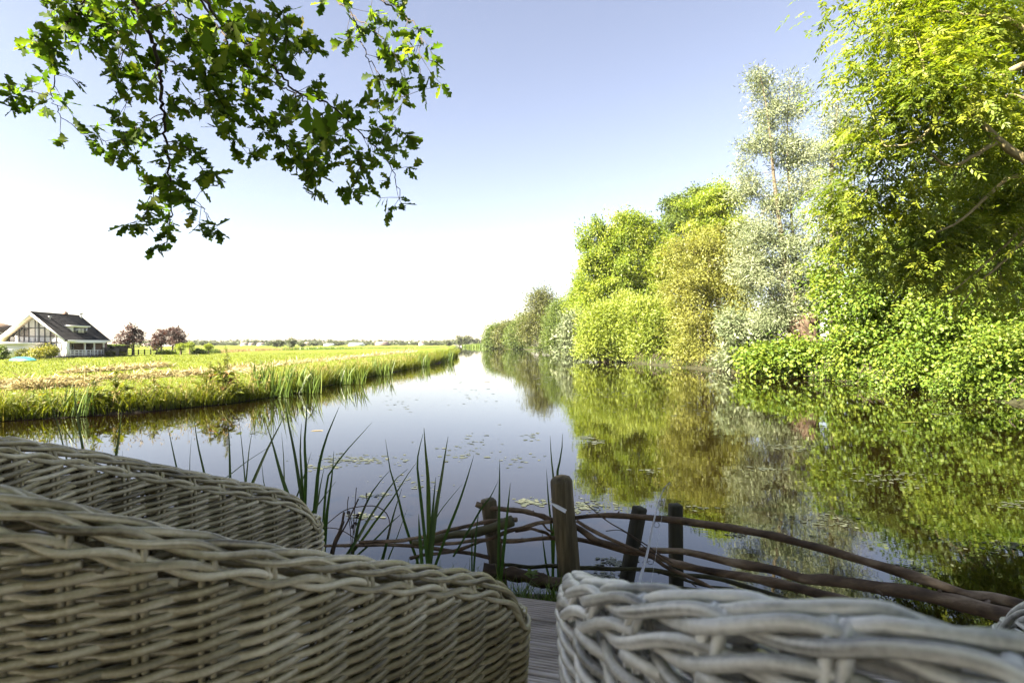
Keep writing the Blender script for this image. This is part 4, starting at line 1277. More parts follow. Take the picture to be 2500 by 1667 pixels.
V, Fq, t = blades(np.column_stack([xy, np.full(n, .1)]), hs, np.full(n, .010) * (1 + xy[:, 1] / 40), rl.uniform(.05, .5, n), rl.uniform(0, 6.28, n), rl, rl.uniform(0, 1, n), 3)
k2 = np.repeat(np.arange(n), 6)
tp = np.column_stack([xy, .1 + hs])[k2] - np.array((0, 0, 1.0)) * rl.uniform(.0, .22, n * 6)[:, None] + rl.normal(0, .03, (n * 6, 3))
V2, F2, t2 = leafset(tp, rl.normal(0, .6, (n * 6, 3)) + (0, 0, 1), rl.normal(0, 1, (n * 6, 3)), .08, .022, rl.uniform(0, 1, n * 6))
V, Fq, t = join([(V, Fq, t), (V2, F2, t2)])
obj("seed_grass", V, Fq, M['dry_reed'], tint=t, label="tan grass stalks gone to seed along the left bank", kind="stuff")
# meadow grass, short
n = 60000
pts = edge_points(L_EDGE[:11], 40)
u = rl.uniform(0, 1, n) ** 1.0
dist = 14 * (110 / 14) ** rl.uniform(0, 1, n)
azm = rl.uniform(-.80, -.07, n)
xy = np.column_stack([np.sin(azm) * dist, np.cos(azm) * dist])
# keep only those on the field side of the edge
dd = xy @ np.array((-.8, .6)); ss = xy @ np.array((.6, .8))
es = pts @ np.array((.6, .8)); ed = pts @ np.array((-.8, .6))
inl = dd - np.interp(ss, es, ed)
ok = inl > .8
xy = xy[ok]; dist = dist[ok]; n = len(xy)
V, Fq, t = blades(np.column_stack([xy, np.full(n, .15)]), rl.uniform(.05, .13, n) * (1 + dist / 200), rl.uniform(.010, .018, n) * (1 + dist / 26), rl.uniform(.2, 1, n), rl.uniform(0, 6.28, n), rl, np.clip(rl.beta(2.2, 2.2, n), 0, 1), 2)
obj("meadow_grass", V, Fq, M['grass'], tint=t, label="short mown meadow grass on the field", kind="stuff")
# broad-leaved weeds in the fringe (small leaves)
n = 5200
xy, d = edge_scatter(L_EDGE, n, 10, 34, 1.2, lambda n_: np.abs(rl.normal(0, .55, n_)), rl)
z = .12 + rl.uniform(0, 1, n) ** 1.4 * .55
dirs = rl.normal(0, 1, (n, 3)) * (1, 1, .5) + (0, 0, .25)
V, Fq, t = leafset(np.column_stack([xy, z]), dirs, rl.normal(0, .5, (n, 3)) + (0, 0, .8), rl.uniform(.07, .2, n), rl.uniform(.025, .06, n), rl.uniform(0, .85, n), True)
obj("bank_weeds", V, Fq, M['dock'], tint=t, label="leafy weeds mixed through the left bank grass", kind="stuff")


def dock_plant(px, ytop, ybase, wpx, lab, seed, stems=5):
    rng = np.random.default_rng(seed)
    g = G(px, ybase, .1)
    Y = g[1] + .5
    t = thing("dock_plant", lab, "dock plant", (P(px, ybase, Y)[0], Y, .12), group="dock plants on the left bank")
    b = BASE[t.name]
    hh = (ybase - ytop) * Y / F
    ww = wpx * Y / F
    for k in range(stems):
        h = hh * (1 if k == 0 else rng.uniform(.5, .85))
        tip = b + np.array((rng.uniform(-.4, .4) * ww, rng.uniform(-.2, .2), h))
        if k == 0: tip[0] = b[0] + rng.uniform(-.1, .1)
        c = resample(np.array([b + rng.normal(0, .05, 3) * (1, 1, 0), (b + tip) / 2 + rng.normal(0, .06, 3), tip]), 10)
        V, Fq, _ = tube(c, np.linspace(.014, .005, 10), 5)
        obj("stem", V, Fq, M['twig'] if k % 3 == 2 else M['branch_green'], t)
        # whorled seed head
        m_ = 200
        s = rng.uniform(.5, 1.0, m_)
        pos = np.array([np.interp(s, np.linspace(0, 1, 10), c[:, a]) for a in range(3)]).T
        sd = nrm(rng.normal(0, 1, (m_, 3)) + (0, 0, .8))
        pos = pos + sd * rng.uniform(0, .12, m_)[:, None] * (1.25 - s)[:, None] * 1.3
        V, Fq, ti = leafset(pos, sd, rng.normal(0, 1, (m_, 3)), rng.uniform(.035, .08, m_), rng.uniform(.02, .035, m_), rng.uniform(.2, .75, m_))
        obj("seed_head", V, Fq, M['dock'], t, tint=ti, kind="stuff")
    for k in range(24):
        an = rng.uniform(0, 6.28)
        z = rng.uniform(.08, .55) * hh
        d = np.array((math.cos(an), math.sin(an) * .7, rng.uniform(-.3, .7)))
        L = rng.uniform(.28, .52)
        c = b + np.array((d[0] * .05 + rng.normal(0, .12) * ww, d[1] * .05, z))
        V, Fq, ti = leafset([c], [d], [(0, -.2, 1)], L, L * .3, rng.choice([.2, .4, .55, .95], p=[.35, .3, .2, .15]), True, .25)
        obj("leaf", V, Fq, M['dock'], t, tint=ti)


dock_plant(552, 852, 980, 95, "tallest dock plant with branching seed spikes on the left bank", 141, 6)
dock_plant(292, 912, 1000, 40, "single spiky dock plant with drooping brown leaves left of the tallest one", 142, 3)
dock_plant(505, 890, 982, 60, "short reddish dock plant right against the tallest one", 143, 4)
dock_plant(385, 925, 990, 50, "small leafy dock plant in the gap of the left bank", 144, 3)
dock_plant(228, 930, 1008, 40, "thin pale dock spike near the left end of the bank", 145, 2)


def reed_clump(px, ytop, ybase, wpx, nb, lab, seed):
    rng = np.random.default_rng(seed)
    g = G(px, ybase, .0)
    Y = g[1] + .25
    t = thing("reed_clump", lab, "reeds", (P(px, ybase, Y)[0], Y, .02), group="reed clumps on the left bank")
    b = BASE[t.name]
    for k in range(nb):
        h = (ybase - ytop) * Y / F * rng.uniform(.6, 1.05)
        x0 = rng.uniform(-.5, .5) * wpx * Y / F
        tipx = x0 + rng.normal(.12, .22) * h
        c0 = b + np.array((x0, rng.uniform(-.25, .25), 0))
        c2 = b + np.array((tipx, rng.normal(0, .2) * h * .5, h))
        c = resample(np.array([c2, (c0 + c2) / 2 + np.array((-(tipx - x0) * .15, 0, .03)), c0]), 8)
        u = np.linspace(0, 1, 8)
        w = .017 * np.clip(u / .4, .05, 1) * (Y / 18) ** .4
        T = nrm(np.gradient(c, axis=0)); a = rng.uniform(-.7, .7)
        S = nrm(np.array((math.cos(a), math.sin(a), 0)) - T * (T @ np.array((math.cos(a), math.sin(a), 0)))[:, None])
        V = np.stack([c - S * w[:, None], c + S * w[:, None]], 1).reshape(-1, 3)
        Fq = np.array([(2 * q, 2 * q + 1, 2 * q + 3, 2 * q + 2) for q in range(7)])
        obj("blade", V, Fq, M['reed'], t, tint=np.full(16, rng.uniform(.1, .75)))


reed_clump(660, 872, 972, 100, 70, "biggest fan of tall green reeds on the left bank right of the dock plants", 151)
reed_clump(745, 888, 962, 90, 50, "second reed fan, leaning over the bank corner", 152)
reed_clump(850, 880, 940, 80, 46, "reed fan at the inner corner where the bank turns away", 153)
reed_clump(930, 868, 918, 60, 40, "smaller reed fan beyond the bank corner", 154)
reed_clump(95, 935, 1022, 110, 30, "thin reed tuft at the left edge of the bank", 155)
reed_clump(195, 938, 1020, 60, 26, "slender upright reed tuft between left edge and dock plants", 156)
reed_clump(1085, 848, 884, 46, 44, "reed fan at the far point of the left bank", 157)
reed_clump(1020, 856, 896, 60, 44, "reed fan shortly before the far point of the left bank", 158)

# hay left in rows on the meadow
HAY = [([(-60, 950), (0, 940), (120, 932), (238, 926), (372, 920), (464, 914), (613, 899)], "straw-coloured row of cut hay nearest the bank", 1.5, 6500),
       ([(158, 910), (230, 906), (298, 902), (402, 893)], "short middle row of cut hay across the meadow", 1.3, 3200),
       ([(560, 912), (686, 889), (808, 878), (927, 866), (1010, 858)], "long row of cut hay receding towards the horizon", 2.6, 6500),
       ([(30, 949), (120, 945), (230, 940)], "thin strip of cut hay just above the bank grass", .8, 1500)]
for pts, lab, wid, n in HAY:
    c = resample(np.array([G(x, y, .2)[:2] for x, y in pts]), 80)
    k = rl.integers(0, 79, n); f = rl.uniform(0, 1, n)[:, None]
    base = c[k] * (1 - f) + c[k + 1] * f
    tng = nrm(c[k + 1] - c[k])
    cl = np.interp(k + f[:, 0], np.arange(0, 81, 4), rl.uniform(.35, 1.1, 21))
    offn = rl.normal(0, wid * .28, n) * cl
    pos = np.column_stack([base + np.column_stack([-tng[:, 1], tng[:, 0]]) * offn[:, None], .15 + np.maximum(0, rl.uniform(0, .38, n) * cl * np.exp(-(offn / (wid * .3)) ** 2))])
    dirs = rl.normal(0, 1, (n, 3)) * (1, 1, .35)
    Ls = rl.uniform(.15, .45, n) * (1 + base[:, 1] / 80)
    V, Fq, t = leafset(pos, dirs, rl.normal(0, .5, (n, 3)) + (0, 0, 1), Ls, .035 * (1 + base[:, 1] / 40), rl.uniform(0, 1, n))
    obj("hay_row", V, Fq, M['straw'], tint=t, label=lab, kind="stuff")

# ------------------------------------------------------------------ floating algae and leaves
def algae(px, py, wpx, hpx, n, rng, size=1.0):
    out = []
    for _ in range(n):
        r = rng.normal(0, .38, 2)
        x, y = px + r[0] * wpx, py + r[1] * hpx
        if y < HOR + 8: continue
        g = G(x, y, .004 + rng.uniform(0, .004))
        k = 7
        a = np.arange(k) / k * 2 * np.pi
        rad = rng.uniform(.3, 1.0, k) * size * g[1] * .0019 * rng.uniform(.3, 1.6) ** 1.5
        V = np.column_stack([g[0] + np.cos(a) * rad * 2.3, g[1] + np.sin(a) * rad * 1.6, np.full(k, g[2])])
        V = np.vstack([V, [g + (0, 0, .002)]])
        Ft = np.array([(q, (q + 1) % k, k) for q in range(k)])
        out.append((V, Ft, np.full(k + 1, rng.uniform(0, 1))))
    return out


PATCH = [(860, 1122, 150, 16, 90), (790, 1140, 60, 8, 30), (1300, 1224, 60, 12, 60), (1435, 1236, 80, 22, 80), (920, 1208, 60, 8, 24), (880, 1260, 50, 10, 24), (1915, 1092, 110, 10, 60), (1871, 1144, 80, 8, 40), (2172, 1168, 140, 30, 120), (2040, 1272, 80, 28, 70),
         (1800, 1306, 40, 10, 20), (2473, 1228, 60, 14, 40), (2440, 1330, 90, 26, 60), (1499, 1371, 60, 14, 40), (1475, 1408, 60, 20, 50), (2240, 1385, 60, 14, 30), (1590, 1150, 40, 8, 20), (1430, 1068, 30, 6, 16), (1460, 1078, 30, 6, 16), (1290, 1065, 60, 12, 10), (640, 1055, 40, 6, 16), (2190, 1050, 60, 6, 8), (2300, 1010, 60, 6, 14), (1700, 1240, 60, 10, 20),
         (1330, 925, 130, 30, 60), (1300, 880, 120, 12, 60), (1260, 900, 90, 16, 30), (1480, 960, 120, 20, 30), (1620, 1000, 150, 20, 40), (1150, 1100, 140, 60, 36), (1150, 960, 120, 50, 24), (980, 980, 120, 30, 18), (1000, 1180, 140, 30, 24), (1250, 1120, 90, 20, 16)]
ra = np.random.default_rng(171)
parts = []
for p_ in PATCH:
    parts += algae(*p_[:4], int(p_[4] * (2.0 if p_[0] < 1550 else 1.0)), ra, 1.0 if p_[1] > 1000 else .8)
V, Fq, t = join(parts)
obj("floating_algae", V, Fq, M['algae'], tint=t, label="pale patches of algae floating on the canal", kind="stuff")
for k, (x, y, L_, lab) in enumerate(((2235, 1031, .9, "single long yellow-green leaf floating below the right bank"), (1192, 932, .5, "small brown leaf scrap floating mid canal"), (778, 1051, .35, "small orange leaf afloat behind the cattails"))):
    g = G(x, y, .006)
    V, Fq, t = leafset([g - (L_ / 2, 0, 0), g - (L_ / 2, .03, 0)], [(1, .1, 0), (1, .25, 0)], [(0, 0, 1), (0, 0, 1)], L_, L_ * .18, (.9, .4, 1)[k], True, .02)
    obj("floating_leaf", V, Fq, (M['reed'], M['dry_reed'], M['dry_reed'])[k], tint=t, loc=tuple(g), label=lab, cat="leaf")

# ------------------------------------------------------------------ the house across the field
HO = np.array((-62.06, 66.0, .2)); HD = nrm(np.array((-.156, .988, 0))); HW = np.array((HD[1], -HD[0], 0)); HZ = np.array((0, 0, 1.0))
AX = np.array([HW, HD, HZ])


def hp(w, d, z):
    return HO + HW * w + HD * d + HZ * z


def hbox(w0, w1, d0, d1, z0, z1):
    return box(hp((w0 + w1) / 2, (d0 + d1) / 2, (z0 + z1) / 2), abs(w1 - w0), abs(d1 - d0), abs(z1 - z0), AX)


house = thing("house", "white trimmed house with steep dark tiled roof and glazed gable", "house", hp(0, 4, 0))
RZ, EZ, HWD, LEN = 5.85, 2.30, 3.95, 9.6


def roof_z(w): return RZ - (RZ - EZ) * abs(w) / HWD


# roof slopes as lapped courses
for sgn in (-1, 1):
    parts = []
    nco = 20
    for k in range(nco):
        wa, wb = HWD * k / nco, HWD * (k + 1) / nco + .06
        za, zb = roof_z(wa), roof_z(wb) + .035
        for (u, z, dz) in ((0, 0, 0),):
            V = np.array([hp(sgn * wa, -.02, za + .0), hp(sgn * wa, LEN, za), hp(sgn * wb, LEN, zb), hp(sgn * wb, -.02, zb),
                          hp(sgn * wa, -.02, za - .10), hp(sgn * wa, LEN, za - .10), hp(sgn * wb, LEN, zb - .12), hp(sgn * wb, -.02, zb - .12)])
            parts.append((V, np.array([(0, 1, 2, 3), (4, 7, 6, 5), (0, 3, 7, 4), (1, 5, 6, 2), (3, 2, 6, 7), (0, 4, 5, 1)])))
    V, Fq, _ = join(parts)
    rf_ = obj("roof", V, Fq, M['tile'], house)
V, Fq, _ = tube(np.array([hp(0, -.03, RZ + .02), hp(0, 4, RZ + .02), hp(0, LEN + .03, RZ + .02)]), .12, 8)
obj("ridge_tiles", V, Fq, M['tile'], house)
# bargeboards and soffits
for sgn in (-1, 1):
    a, b = hp(0, -.05, RZ - .02), hp(sgn * HWD, -.05, EZ - .02)
    dz = np.array((0, 0, -.30)); dd = HD * .05
    V = np.array([a, b, b + dz, a + dz * 1.25, a + dd, b + dd, b + dz + dd, a + dz * 1.25 + dd])
    Fq = np.array([(0, 1, 2, 3), (4, 7, 6, 5), (0, 4, 5, 1), (1, 5, 6, 2), (2, 6, 7, 3), (3, 7, 4, 0)])
    obj("bargeboard", V, Fq, M['white'], house)
    a, b = hp(0, .02, RZ - .26), hp(sgn * (HWD - .05), .02, EZ - .20)
    V = np.array([a, b, b + HD * 1.25, a + HD * 1.25]); V = np.vstack([V, V - (0, 0, .03)])
    obj("soffit", V, np.array([(0, 1, 2, 3), (4, 7, 6, 5), (0, 4, 5, 1), (1, 5, 6, 2), (2, 6, 7, 3)]), M['cream'], house)
# gable: frame of dark posts with panes and panels
GD = 1.2
gw = obj("gable_window", *hbox(-.20, .12, GD - .06, GD + .02, .1, RZ - .45)[:2], M['grey_panel'], house)
verts_w = [-3.2, -2.65, -2.1, -1.55, -1.0, -.25, .18, .85, 1.5, 2.15, 2.8, 3.3]
hz = [2.02, 2.75, 3.85]


def gz(w): return roof_z(w) - .28


def gquad(w0, w1, z0, z1, d, mat, name, parent, inset=.05):
    w0, w1, z0 = w0 + inset, w1 - inset, z0 + inset
    za, zb = min(z1 - inset, gz(w0)), min(z1 - inset, gz(w1))
    if za <= z0 + .03 and zb <= z0 + .03: return
    pts = []
    if za > z0 and zb > z0:
        pts = [(w0, z0), (w1, z0), (w1, zb), (w0, za)]
        # apex cases
        wk = (z1 - inset)
    elif za > z0:
        wx_ = w0 + (w1 - w0) * (za - z0) / (za - zb) if za != zb else w1
        pts = [(w0, z0), (min(w1, (RZ - .28 - z0) / ((RZ - EZ) / HWD)), z0), (w0, za)]
    else:
        pts = [(max(w0, -(RZ - .28 - z0) / ((RZ - EZ) / HWD)), z0), (w1, z0), (w1, zb)]
    n_ = len(pts)
    V = np.array([hp(w, d, z) for w, z in pts] + [hp(w, d + .03, z) for w, z in pts])
    faces = [np.array([tuple(range(n_))]), np.array([tuple(range(n_, 2 * n_))[::-1]])]
    obj(name, V, faces, mat, parent)


for i_ in range(len(verts_w) - 1):
    if i_ == 5: continue
    levels = [.15] + hz + [RZ]
    for j_ in range(len(levels) - 1):
        mt = M['grey_panel'] if j_ in (1, 3) or (j_ == 0 and i_ > 8) else (M['curtain'] if (i_ in (6, 7, 4) and j_ == 2) else M['glass'])
        gquad(verts_w[i_], verts_w[i_ + 1], levels[j_], levels[j_ + 1], GD, mt, "pane", gw)
for w in verts_w:
    V, Fq, _ = hbox(w - .05, w + .05, GD - .07, GD + .02, .1, max(gz(w), .4))
    obj("mullion", V, Fq, M['dark_frame'], gw)
for z in hz:
    ww = min(3.5, (RZ - .28 - z) / ((RZ - EZ) / HWD))
    V, Fq, _ = hbox(-ww, ww, GD - .075, GD + .015, z - .05, z + .05)
    obj("transom", V, Fq, M['dark_frame'], gw)
# body walls
V, Fq, _ = join([hbox(-3.5, 1.9, 1.35, LEN - .1, 0, 2.25), hbox(1.9, 3.55, 7.4, LEN - .12, 0, 2.25)])
obj("wall", V, Fq, M['brick'], house)
pts = [(-3.55, 2.25), (3.55, 2.25), (0, RZ - .25)]
V = np.array([hp(w, d, z) for d in (1.35, LEN - .1) for w, z in pts])
obj("attic_wall", V, [np.array([(0, 1, 2), (5, 4, 3)]), np.array([(0, 3, 4, 1)])], M['dark_frame'], house)
# verandah: fascia, pillar, columns, balustrade, floor
V, Fq, _ = join([hbox(2.9, 4.15, .4, LEN - .3, 2.02, 2.30), hbox(3.1, 4.25, 1.6, LEN - 1.6, 1.90, 2.06)])
obj("fascia", V, Fq, M['white'], house)
obj("pillar", *hbox(3.40, 3.95, .35, .85, .1, 2.02)[:2], M['white'], house)
for d in (4.1, 6.1, 8.2):
    obj("column", *hbox(3.72, 3.88, d - .08, d + .08, .1, 1.92)[:2], M['white'], house)
obj("veranda_floor", *hbox(1.9, 4.2, -1.4, 8.4, -.1, .16)[:2], M['shed_wood'], house)
bal = obj("balustrade", *hbox(3.86, 3.93, -1.3, 8.3, .88, .96)[:2], M['white'], house)
for z in (.30, .50, .70):
    obj("rail", *hbox(3.87, 3.92, -1.3, 8.3, z - .035, z + .035)[:2], M['white'], bal)
for d in np.arange(-1.3, 8.4, .8):
    obj("baluster", *hbox(3.85, 3.94, d - .04, d + .04, .16, .9)[:2], M['white'], bal)
dr = obj("door", *hbox(1.86, 1.92, 4.3, 5.0, .16, 1.95)[:2], M['white'], house)
obj("pane", *hbox(1.925, 1.94, 4.42, 4.88, .5, 1.8)[:2], M['glass'], dr)
wn_ = obj("window", *hbox(1.86, 1.93, 2.2, 3.6, .7, 1.8)[:2], M['dark_frame'], house)
obj("pane", *hbox(1.93, 1.95, 2.3, 3.5, .8, 1.7)[:2], M['curtain'], wn_)
obj("steps_panel", *hbox(3.0, 3.1, 7.0, 7.4, .16, 1.2)[:2], M['white'], house)
# dormer
d0, d1, wf = 3.45, 6.5, 2.75
ztop, zbot = 4.15, 3.05
V, Fq, _ = hbox(wf - 1.75, wf + .25, d0 - .2, d1 + .2, ztop, ztop + .16)
dm = obj("dormer", V, Fq, M['white'], house)
V = np.array([hp(w, d, z) for d in (d0, d1) for w, z in ((wf, zbot - .1), (wf, ztop), (wf - 1.4, ztop), (wf - .2, zbot - .1))])
obj("cheek", V, np.array([(0, 1, 2, 3), (7, 6, 5, 4), (0, 4, 5, 1), (3, 7, 4, 0), (2, 6, 7, 3)]), M['white'], dm)
V, Fq, _ = hbox(wf + .0, wf + .06, d0 + .1, d1 - .1, zbot + .12, ztop - .1)
obj("window_frame", V, Fq, M['dark_frame'], dm)
for k in range(4):
    a = d0 + .18 + k * (d1 - d0 - .36) / 4
    obj("pane", *hbox(wf + .06, wf + .08, a + .06, a + (d1 - d0 - .36) / 4 - .06, zbot + .22, ztop - .2)[:2], M['glass'] if k in (0, 3) else M['curtain'], dm)
obj("sill", *hbox(wf, wf + .16, d0 - .1, d1 + .1, zbot - .02, zbot + .08)[:2], M['metal'], dm)
# chimney, pipes
obj("chimney", *join([hbox(-.3, .1, 6.3, 6.8, RZ - .2, RZ + .36), hbox(-.2, 0, 6.45, 6.65, RZ + .36, RZ + .5)])[:2], M['brick'], house)
V, Fq, _ = join([tube(np.array([hp(.35, 9.0, RZ - .6), hp(.35, 9.0, RZ - .1), hp(.35, 9.0, RZ + .35)]), .10, 8), hbox(.12, .58, 8.8, 9.2, RZ + .28, RZ + .46)])
obj("flue", V, Fq, M['metal'], house)
V, Fq, _ = join([tube(np.array([hp(.8, 2.1, 4.9), hp(.8, 2.1, 5.2), hp(.8, 2.1, 5.45)]), .08, 8), hbox(.7, 1.0, 1.95, 2.25, 5.38, 5.46)])
obj("vent_pipe", V, Fq, M['metal'], house)
# flat annex in front of the gable
an_ = obj("annex", *join([hbox(-5.2, .6, -2.2, 1.0, 0, 1.70)])[:2], M['white'], house)
obj("fascia", *hbox(-5.6, .95, -2.5, 1.0, 1.70, 1.98)[:2], M['white'], an_)
obj("window", *hbox(-5.0, -3.6, -2.24, -2.2, .7, 1.6)[:2], M['glass'], an_)
V, Fq, _ = tube(np.array([hp(-.6, -1.4, 1.9), hp(-.6, -1.4, 2.4), hp(-.6, -1.4, 2.8)]), .13, 8)
obj("flue", V, Fq, M['white'], an_)

# parasol, boat, garden bushes, shed
pr = thing("parasol", "pink striped scalloped parasol beside the house", "parasol", hp(-3.2, -5.2, 0))
c0 = hp(-3.2, -5.2, 1.75)
n_ = 16
aa = np.arange(n_) / n_ * 2 * np.pi
V = np.vstack([[c0], [c0 + np.array((math.cos(a) * .8, math.sin(a) * .8, -.32)) for a in aa], [c0 + np.array((math.cos(a) * 1.6, math.sin(a) * 1.6, -.72)) for a in aa], [c0 + np.array((math.cos(a) * 1.6, math.sin(a) * 1.6, -.92 + .05 * (k % 2))) for k, a in enumerate(aa)]])
obj("canopy", V, [np.array([(0, 1 + k, 1 + (k + 1) % n_) for k in range(n_)]), np.array([(1 + r * n_ + k, 1 + r * n_ + n_ + k, 1 + r * n_ + n_ + (k + 1) % n_, 1 + r * n_ + (k + 1) % n_) for r in range(2) for k in range(n_)])], M['pink_cloth'], pr)
obj("pole", *tube(np.array([c0, c0 - (0, 0, .9), c0 - (0, 0, 1.75)]), .04, 6)[:2], M['dark_frame'], pr)
bt = thing("boat", "upturned turquoise covered boat on the grass before the house", "boat", G(56, 880, .2))
b0 = BASE[bt.name]
rowsV = []
for q in np.linspace(-1, 1, 11):
    wd = .75 * (1 - abs(q) ** 2.6) + .03; hh = .36 * (1 - abs(q) ** 3) + .03
    for a in np.linspace(0, math.pi, 9):
        rowsV.append(b0 + np.array((q * 1.7, -q * .25 + math.cos(a) * wd, max(.0, math.sin(a)) * hh)))
obj("hull", np.array(rowsV), np.array([(r * 9 + c_, r * 9 + c_ + 1, r * 9 + 10 + c_, r * 9 + 9 + c_) for r in range(10) for c_ in range(8)]), M['turquoise'], bt, smooth=True)
ke = np.array([b0 + np.array((q * 1.7, -q * .25, 0.36 * (1 - abs(q) ** 3) + .03)) for q in np.linspace(-1, 1, 11)])
obj("keel", *tube(ke, .03, 5)[:2], M['turquoise'], bt)


def small_bush(name, lab, cat, px, ytop, ybase, wpx, Y, mt, seed, group=None, nc=90, per=26, leafpx=3.6):
    r_ = np.random.default_rng(seed)
    yb = HOR + (CAM_Z - .2) * F / Y
    cy_ = (ytop + ybase) / 2
    base = P(px, yb, Y)
    B = [pxblob(px, cy_, wpx / 2, (ybase - ytop) / 2, Y, .8)] + [pxblob(px + r_.uniform(-.3, .3) * wpx, cy_ + r_.uniform(-.2, .2) * (ybase - ytop), wpx * .25, (ybase - ytop) * .3, Y, .8) for _ in range(3)]
    return tree(name, lab, cat, base, [base, (base + B[0][0]) / 2, B[0][0]], [.08, .06, .03], B, M[mt], M['bark'], seed, nc, per, wpx * .07 * Y / F, leafpx * Y / F, .55, n_limbs=6, group=group, zmin=.12)


small_bush("garden_bush", "yellow-green garden bush in front of the glazed gable", "bush", 96, 848, 876, 62, 60, 'garden', 201)
small_bush("garden_bush", "taller flowering garden shrub beside the veranda corner", "bush", 122, 843, 868, 44, 61, 'garden', 202)
small_bush("garden_bush", "small bush before the annex at far left of the garden", "bush", 5, 845, 882, 26, 60, 'dark_green', 203)
small_bush("garden_bush", "low pale bush left of the boat", "bush", 60, 852, 876, 40, 62, 'olive', 204)
small_bush("garden_bush", "small yellow bush at the foot of the hedge", "bush", 294, 861, 869, 22, 78, 'garden', 205)
small_bush("garden_bush", "flowering plants at the end of the clipped hedge", "bush", 268, 858, 868, 16, 74, 'olive', 206)
hd = thing("hedge", "dense clipped dark hedge right of the house", "hedge", P(285, 868, 80))
rh = np.random.default_rng(207)
n = 9000
pos = np.column_stack([rh.uniform(0, 1, n), rh.uniform(0, 1, n), rh.uniform(0, 1, n)])
fc = rh.integers(0, 4, n)
pos[fc == 0, 2] = 1; pos[fc == 1, 1] = 0; pos[fc == 2, 0] = 1
A0 = P(262, 868, 76); A1 = P(306, 867, 84)
ux = A1 - A0; ux[2] = 0
uy = np.array((-.8, .9, 0))
pp = np.array((A0[0], A0[1], .15)) + pos[:, :1] * ux + pos[:, 1:2] * uy + pos[:, 2:] * np.array((0, 0, 1.55)) + rh.normal(0, .04, (n, 3))
V, Fq, t = leafset(pp, rh.normal(0, 1, (n, 3)), rh.normal(0, 1, (n, 3)) + (0, 0, .4), .20, .11, rh.uniform(0, 1, n))
obj("foliage", V, Fq, M['dark_green'], hd, tint=t)
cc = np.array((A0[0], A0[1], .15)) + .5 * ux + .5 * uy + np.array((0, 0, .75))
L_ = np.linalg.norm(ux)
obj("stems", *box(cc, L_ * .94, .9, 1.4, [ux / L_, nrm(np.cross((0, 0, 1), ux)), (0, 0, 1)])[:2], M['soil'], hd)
# tarred shed at the far corner of the house
sh = thing("shed", "small dark wooden lean-to at the right corner of the house", "shed", hp(4.3, LEN - .9, 0))
obj("wall", *hbox(3.6, 5.0, LEN - 1.4, LEN + .2, 0, 1.15)[:2], M['shed_wood'], sh)
obj("roof", *hbox(3.5, 5.1, LEN - 1.5, LEN + .3, 1.15, 1.24)[:2], M['tile'], sh)
# neighbouring house
nh = thing("house", "brown roofed neighbouring house cut off by the left edge of the photo", "house", P(-10, 866, 84))
b0 = BASE[nh.name]
obj("wall", *box(b0 + (-2.6, 1.5, 1.85), 6.0, 6, 3.7)[:2], M['grey_panel'], nh)
V = np.array([b0 + v for v in ((-6.4, -2.0, 3.75), (1.9, -2.0, 3.75), (1.9, 5.5, 3.75), (-6.4, 5.5, 3.75), (-3.4, 1.6, 5.6), (-1.9, 1.6, 5.6))])
obj("roof", V, [np.array([(0, 1, 5, 4), (2, 3, 4, 5), (3, 2, 1, 0)]), np.array([(1, 2, 5), (3, 0, 4)])], M['tile_brown'], nh)
obj("gutter", *box(b0 + (-2.2, -2.05, 3.78), 8.4, .16, .2)[:2], M['white'], nh)
wn_ = obj("window", *box(b0 + (-.6, -1.55, 2.2), 1.4, .1, 1.2)[:2], M['white'], nh)
obj("pane", *box(b0 + (-.6, -1.62, 2.2), 1.2, .04, 1.0)[:2], M['glass'], wn_)

# copper-leaved trees, small pollards, pasture fence
COP = [("round copper-leaved tree standing alone right of the hedge", [(320, 822, 36, 26), (300, 835, 22, 14), (345, 832, 18, 20), (322, 805, 22, 14)], 326, 864, 85, 211),
       ("copper-leaved tree, left one of the overlapping pair", [(392, 825, 24, 22), (382, 840, 18, 12), (398, 812, 16, 12)], 394, 862, 92, 212),
       ("copper-leaved tree, right one of the overlapping pair", [(428, 822, 24, 26), (440, 835, 16, 16), (424, 808, 18, 12)], 421, 862, 90, 213)]
for lab, bl, cx, yb, Y, seed in COP:
    B = [pxblob(b[0], b[1], b[2] * .84, b[3] * .9, Y, .9) for b in bl]
    base = P(cx, HOR + (CAM_Z - .15) * F / Y, Y)
    tree("copper_tree", lab, "tree", base, [base, P(cx, 845, Y), P(cx + 2, 815, Y)], [.16, .13, .05], B, M['copper'], M['bark'], seed, 105, 30, .24, .26, .7, n_limbs=26, group="copper-leaved trees by the pasture fence", shell=.55, limb_r=.05)
for k, (px, yt, yb, lab) in enumerate(((441, 838, 855, "small green pollard tree beside the copper pair"), (463, 837, 852, "slim green pollard tree, middle of the three along the field edge"), (509, 841, 852, "rightmost small pollard tree along the field edge"))):
    Y = 84 + 5 * k
    base = P(px, HOR + (CAM_Z - .15) * F / Y, Y)
    tree("small_pollard", lab, "tree", base, [base, P(px, (yb + base[2] * 0 + HOR + 25) / 2, Y), P(px, yb - 3, Y)], [.12, .10, .10], [pxblob(px, (yt + yb) / 2, 8.5, (yb - yt) / 2, Y)], M['pollard'], M['bark'], 220 + k, 50, 26, .16, .26, .3, n_limbs=8, group="small pollards along the field edge", droop=-.1)
small_bush("field_bush", "bush clump between the copper pair and the pollards", "bush", 405, 858, 868, 50, 88, 'ash_far', 231)
small_bush("field_bush", "low green shrub under the slim pollard", "bush", 485, 853, 866, 34, 92, 'ash_far', 232)
small_bush("field_bush", "low shrub at the foot of the rightmost small pollard", "bush", 520, 855, 864, 34, 100, 'dark_green', 233)
pf = thing("pasture_fence", "low brown wooden pasture fence behind the copper trees", "fence", P(380, 866, 88))
